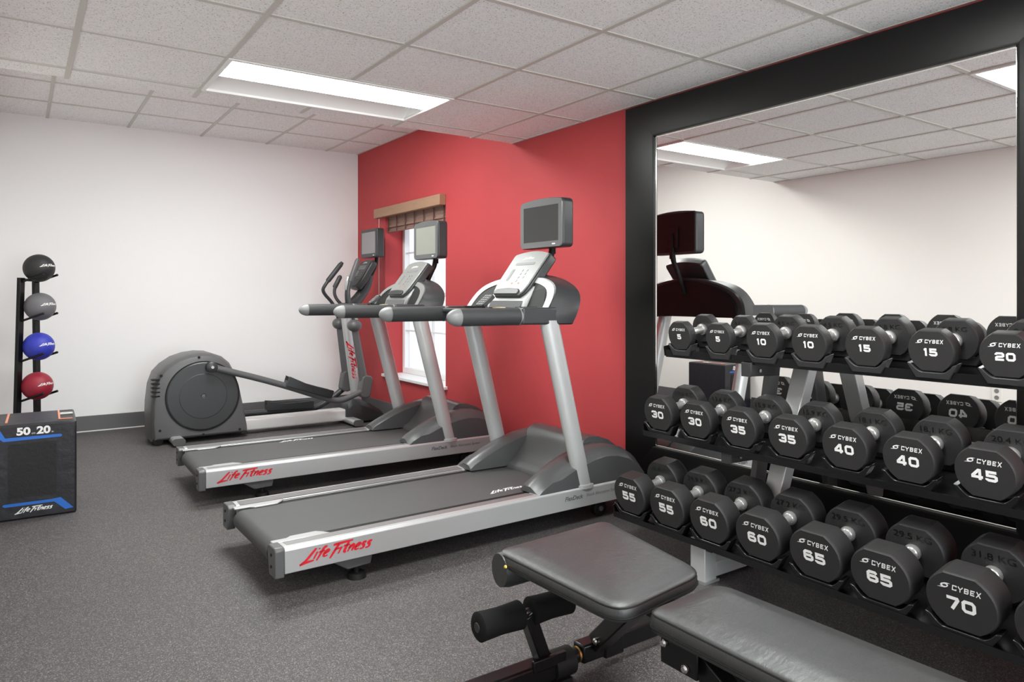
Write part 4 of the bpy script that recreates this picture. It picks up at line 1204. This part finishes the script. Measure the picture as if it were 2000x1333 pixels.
# ------------------------------------------------------------------ adjustable weight bench
def pad(name, parent, outline, z0, z1, crown, label=None, rim=0.022):
    """upholstered pad from a 2D outline: rounded edge, soft crown"""
    cx = sum(p[0] for p in outline)/len(outline); cy = sum(p[1] for p in outline)/len(outline)
    hx = max(abs(p[0]-cx) for p in outline); hy = max(abs(p[1]-cy) for p in outline)
    def inset(d, z):
        out = []
        for x, y in outline:
            v = Vector((x-cx, y-cy)); L = v.length
            sx = 1 - d/hx; sy = 1 - d/hy
            out.append((cx + (x-cx)*sx, cy + (y-cy)*sy, z))
        return out
    T_ = z1 - z0
    rows = [inset(0.012, z0), inset(0.002, z0+0.006), inset(0, z0+T_*0.35), inset(0, z0+T_*0.62), inset(0.004, z0+T_*0.80), inset(0.013, z0+T_*0.93), inset(rim+0.010, z1-0.001)]
    ks = [inset(0.05, z1 + crown*0.5), inset(0.08, z1 + crown*0.9)]
    b = B(); b.rings(rows + ks, cap=False)
    b.bm.verts.ensure_lookup_table()
    nv = len(outline); tot = len(b.bm.verts)
    top = [b.bm.verts[tot-nv+i] for i in range(nv)]; bot = [b.bm.verts[i] for i in range(nv)]
    ct, cb = b.v((cx, cy, z1 + crown*1.1)), b.v((cx, cy, z0))
    for i in range(nv):
        b.f([top[i], top[(i+1) % nv], ct]); b.f([bot[(i+1) % nv], bot[i], cb])
    o = b.done(name, M['vinyl'], parent, sharp=80, label=label)
    b = B()
    pts = inset(0.0005, z0+T_*0.80)
    for off, z in ((0.003, z0+T_*0.78), (-0.001, z0+T_*0.30)):
        pts = [Vector(p) for p in inset(off, z)]
        b.tube(pts + [pts[0]], 0.0022, 6)
    b.done('piping', M['black'], o)
    return o

def rounded(poly, r, n=6):
    out = []
    N = len(poly)
    for i in range(N):
        p, a, c = Vector(poly[i]), Vector(poly[i-1]), Vector(poly[(i+1) % N])
        d0, d1 = (a-p).normalized(), (c-p).normalized()
        rr = r[i] if hasattr(r, '__len__') else r
        for k in range(n+1):
            t = k/n
            q0, q1 = p + d0*rr*(1-t), p + d1*rr*t
            out.append(tuple(p + d0*rr*(1-t)**2 + d1*rr*t**2))
    # densify long sides
    res = []
    for i in range(len(out)):
        a, c = Vector(out[i]), Vector(out[(i+1) % len(out)])
        res.append(tuple(a))
        m_ = int((c-a).length / 0.06)
        for k in range(1, m_+1):
            res.append(tuple(a + (c-a)*k/(m_+1)))
    return res

def bench():
    t = thing('weight_bench', 'adjustable black weight bench with tapered seat, long back pad and foam rollers', 'weight bench', (-1.61, 1.0, 0))
    L = lambda x, y: (x+1.61, y-1.0)
    seat = rounded([L(-1.823, 1.715), L(-1.805, 1.215), L(-1.452, 1.265), L(-1.372, 1.745)], [0.03, 0.07, 0.07, 0.04])
    so = pad('seat_pad', t, seat, 0.391, 0.440, 0.006, rim=0.02)
    # rolled front end of the seat with its stud
    b = B()
    sec = []
    for x in (-1.825, -1.80, -1.42, -1.385):
        k = 0.9 if x in (-1.825, -1.385) else 1.0
        sec.append([(L(x, 0)[0], L(0, 1.69)[1] + 0.048*k*math.cos(2*math.pi*i/24)*0.9, 0.385 + 0.052*k*math.sin(2*math.pi*i/24)) for i in range(24)])
    b.rings(sec); b.done('seat_roll', M['vinyl'], so)
    b = B(); b.sphere((L(-1.826, 0)[0], L(0, 1.655)[1], 0.405), 0.0065, 12, 8); b.done('stud', M['brass'], so)
    back = rounded([L(-1.747, 1.192), L(-1.745, 0.24), L(-1.455, 0.24), L(-1.476, 1.206)], [0.035, 0.05, 0.05, 0.055])
    pad('back_pad', t, back, 0.382, 0.440, 0.008, rim=0.03)
    # frame under the pads
    Q = lambda x, y, z: (x+1.61, y-1.0, z)
    b = B(); b.bar(Q(-1.60, 1.66, 0.365), Q(-1.60, 1.16, 0.367), 0.05, 0.045); b.done('seat_rail', M['black_metal'], t, bevel=0.004)
    b = B(); b.bar(Q(-1.61, 1.20, 0.361), Q(-1.61, 0.35, 0.361), 0.05, 0.040); b.done('back_rail', M['black_metal'], t, bevel=0.004)
    b = B(); b.box(Q(-1.56, 1.08, 0.300), Q(-1.552, 1.19, 0.372)); b.done('hinge_bracket', M['black_metal'], t, bevel=0.003)
    b = B(); b.box(Q(-1.70, 1.08, 0.300), Q(-1.692, 1.19, 0.372)); hb = b.done('hinge_bracket', M['black_metal'], t, bevel=0.003)
    for x, y, z in ((-1.702, 1.175, 0.352), (-1.702, 1.11, 0.318)):
        b = B(); b.lathe(Q(x, y, z), (-1, 0, 0), [(0, 0.010), (0.006, 0.010), (0.010, 0.006)], 10); b.done('bolt', M['steel'], hb)
    b = B(); b.bar(Q(-1.66, 1.14, 0.35), Q(-1.63, 0.62, 0.03), 0.045, 0.055); b.done('rear_strut', M['black_metal'], t, bevel=0.004)
    b = B(); b.bar(Q(-1.57, 1.14, 0.35), Q(-1.57, 0.62, 0.03), 0.045, 0.055); b.done('rear_strut', M['black_metal'], t, bevel=0.004)
    b = B(); b.bar(Q(-1.85, 0.62, 0.03), Q(-1.37, 0.62, 0.03), 0.05, 0.05); b.done('rear_foot', M['black_metal'], t, bevel=0.004)
    # cross tube along the floor, telescoping into a sleeve
    yt = 1.70
    b = B(); b.bar(Q(-1.96, yt, 0.052), Q(-1.60, yt, 0.052), 0.060, 0.062); ft = b.done('front_foot', M['black_metal'], t, bevel=0.008, seg=3)
    b = B(); b.cyl(Q(-1.635, yt, 0.052), Q(-1.560, yt, 0.052), 0.042, n=20); b.done('rubber_cap', M['black'], ft)
    b = B(); b.box(Q(-1.9, yt-0.04, 0), Q(-1.84, yt+0.04, 0.022)); b.box(Q(-1.66, yt-0.04, 0), Q(-1.58, yt+0.04, 0.02)); b.done('floor_pad', M['black'], ft)
    for x in (-1.825, -1.800):
        b = B(); b.lathe(Q(x, yt-0.030, 0.060), (0, -1, 0), [(0, 0.011), (0.007, 0.011), (0.011, 0.006)], 10); b.done('bolt', M['steel'], ft)
    b = B(); b.cyl(Q(-1.57, yt, 0.056), Q(-1.50, yt, 0.060), 0.022, n=18); b.done('inner_tube', M['black_metal'], t)
    b = B(); b.cyl(Q(-1.535, yt, 0.058), Q(-1.529, yt, 0.058), 0.0245, n=18); b.done('brass_ring', M['brass'], t)
    b = B(); b.bar(Q(-1.525, yt, 0.062), Q(-0.99, yt, 0.062), 0.052, 0.056); b.bar(Q(-1.44, yt, 0.062), Q(-1.36, yt, 0.062), 0.064, 0.068); b.done('sleeve_tube', M['black_metal'], t, bevel=0.006)
    b = B(); b.box(Q(-1.06, yt-0.03, 0), Q(-1.0, yt+0.03, 0.045)); b.done('tube_foot', M['black'], t)
    # seat post
    b = B(); b.bar(Q(-1.46, 1.68, 0.085), Q(-1.52, 1.40, 0.350), 0.05, 0.055); sp = b.done('seat_post', M['black_metal'], t, bevel=0.004)
    b = B(); b.lathe(Q(-1.49, 1.655, 0.105), (-1, 0, 0), [(0, 0.011), (0.007, 0.011), (0.011, 0.006)], 10); b.done('bolt', M['steel'], sp)
    # foam rollers on their post
    p0, p1 = Q(-1.660, yt, 0.075), Q(-1.722, yt, 0.235)
    b = B(); b.bar(p0, p1, 0.045, 0.040, (1, 0, 0)); rp = b.done('roller_post', M['black_metal'], t, bevel=0.004)
    b = B(); b.bar(Q(-1.72, yt-0.028, 0.085), Q(-1.60, yt-0.028, 0.085), 0.014, 0.035); b.done('post_clamp', M['black_metal'], rp, bevel=0.003)
    b = B(); b.cyl(Q(-1.885, yt, 0.236), Q(-1.565, yt, 0.236), 0.012, n=12); b.done('roller_axle', M['steel'], rp)
    a0, a1 = Vector(Q(-1.893, yt, 0.236)), Vector(Q(-1.562, yt, 0.236))
    d = (a1-a0)
    for u0, u1 in ((0.0, 0.455), (0.545, 1.0)):
        s0 = a0 + d*u0; LL = d.length*(u1-u0)
        b = B(); b.lathe(s0, d, [(0, 0.012), (0.0005, 0.034), (0.006, 0.041), (LL*0.25, 0.039), (LL*0.5, 0.0375), (LL*0.75, 0.039), (LL-0.006, 0.041), (LL-0.0005, 0.034), (LL, 0.012)], 28)
        fr = b.done('foam_roller', M['foam'], t, sharp=50)
        if u0 == 0:
            b = B(); b.lathe(s0, -d, [(0, 0.014), (0.002, 0.013)], 16); b.done('axle_cap', M['char_dk'], fr)
bench()
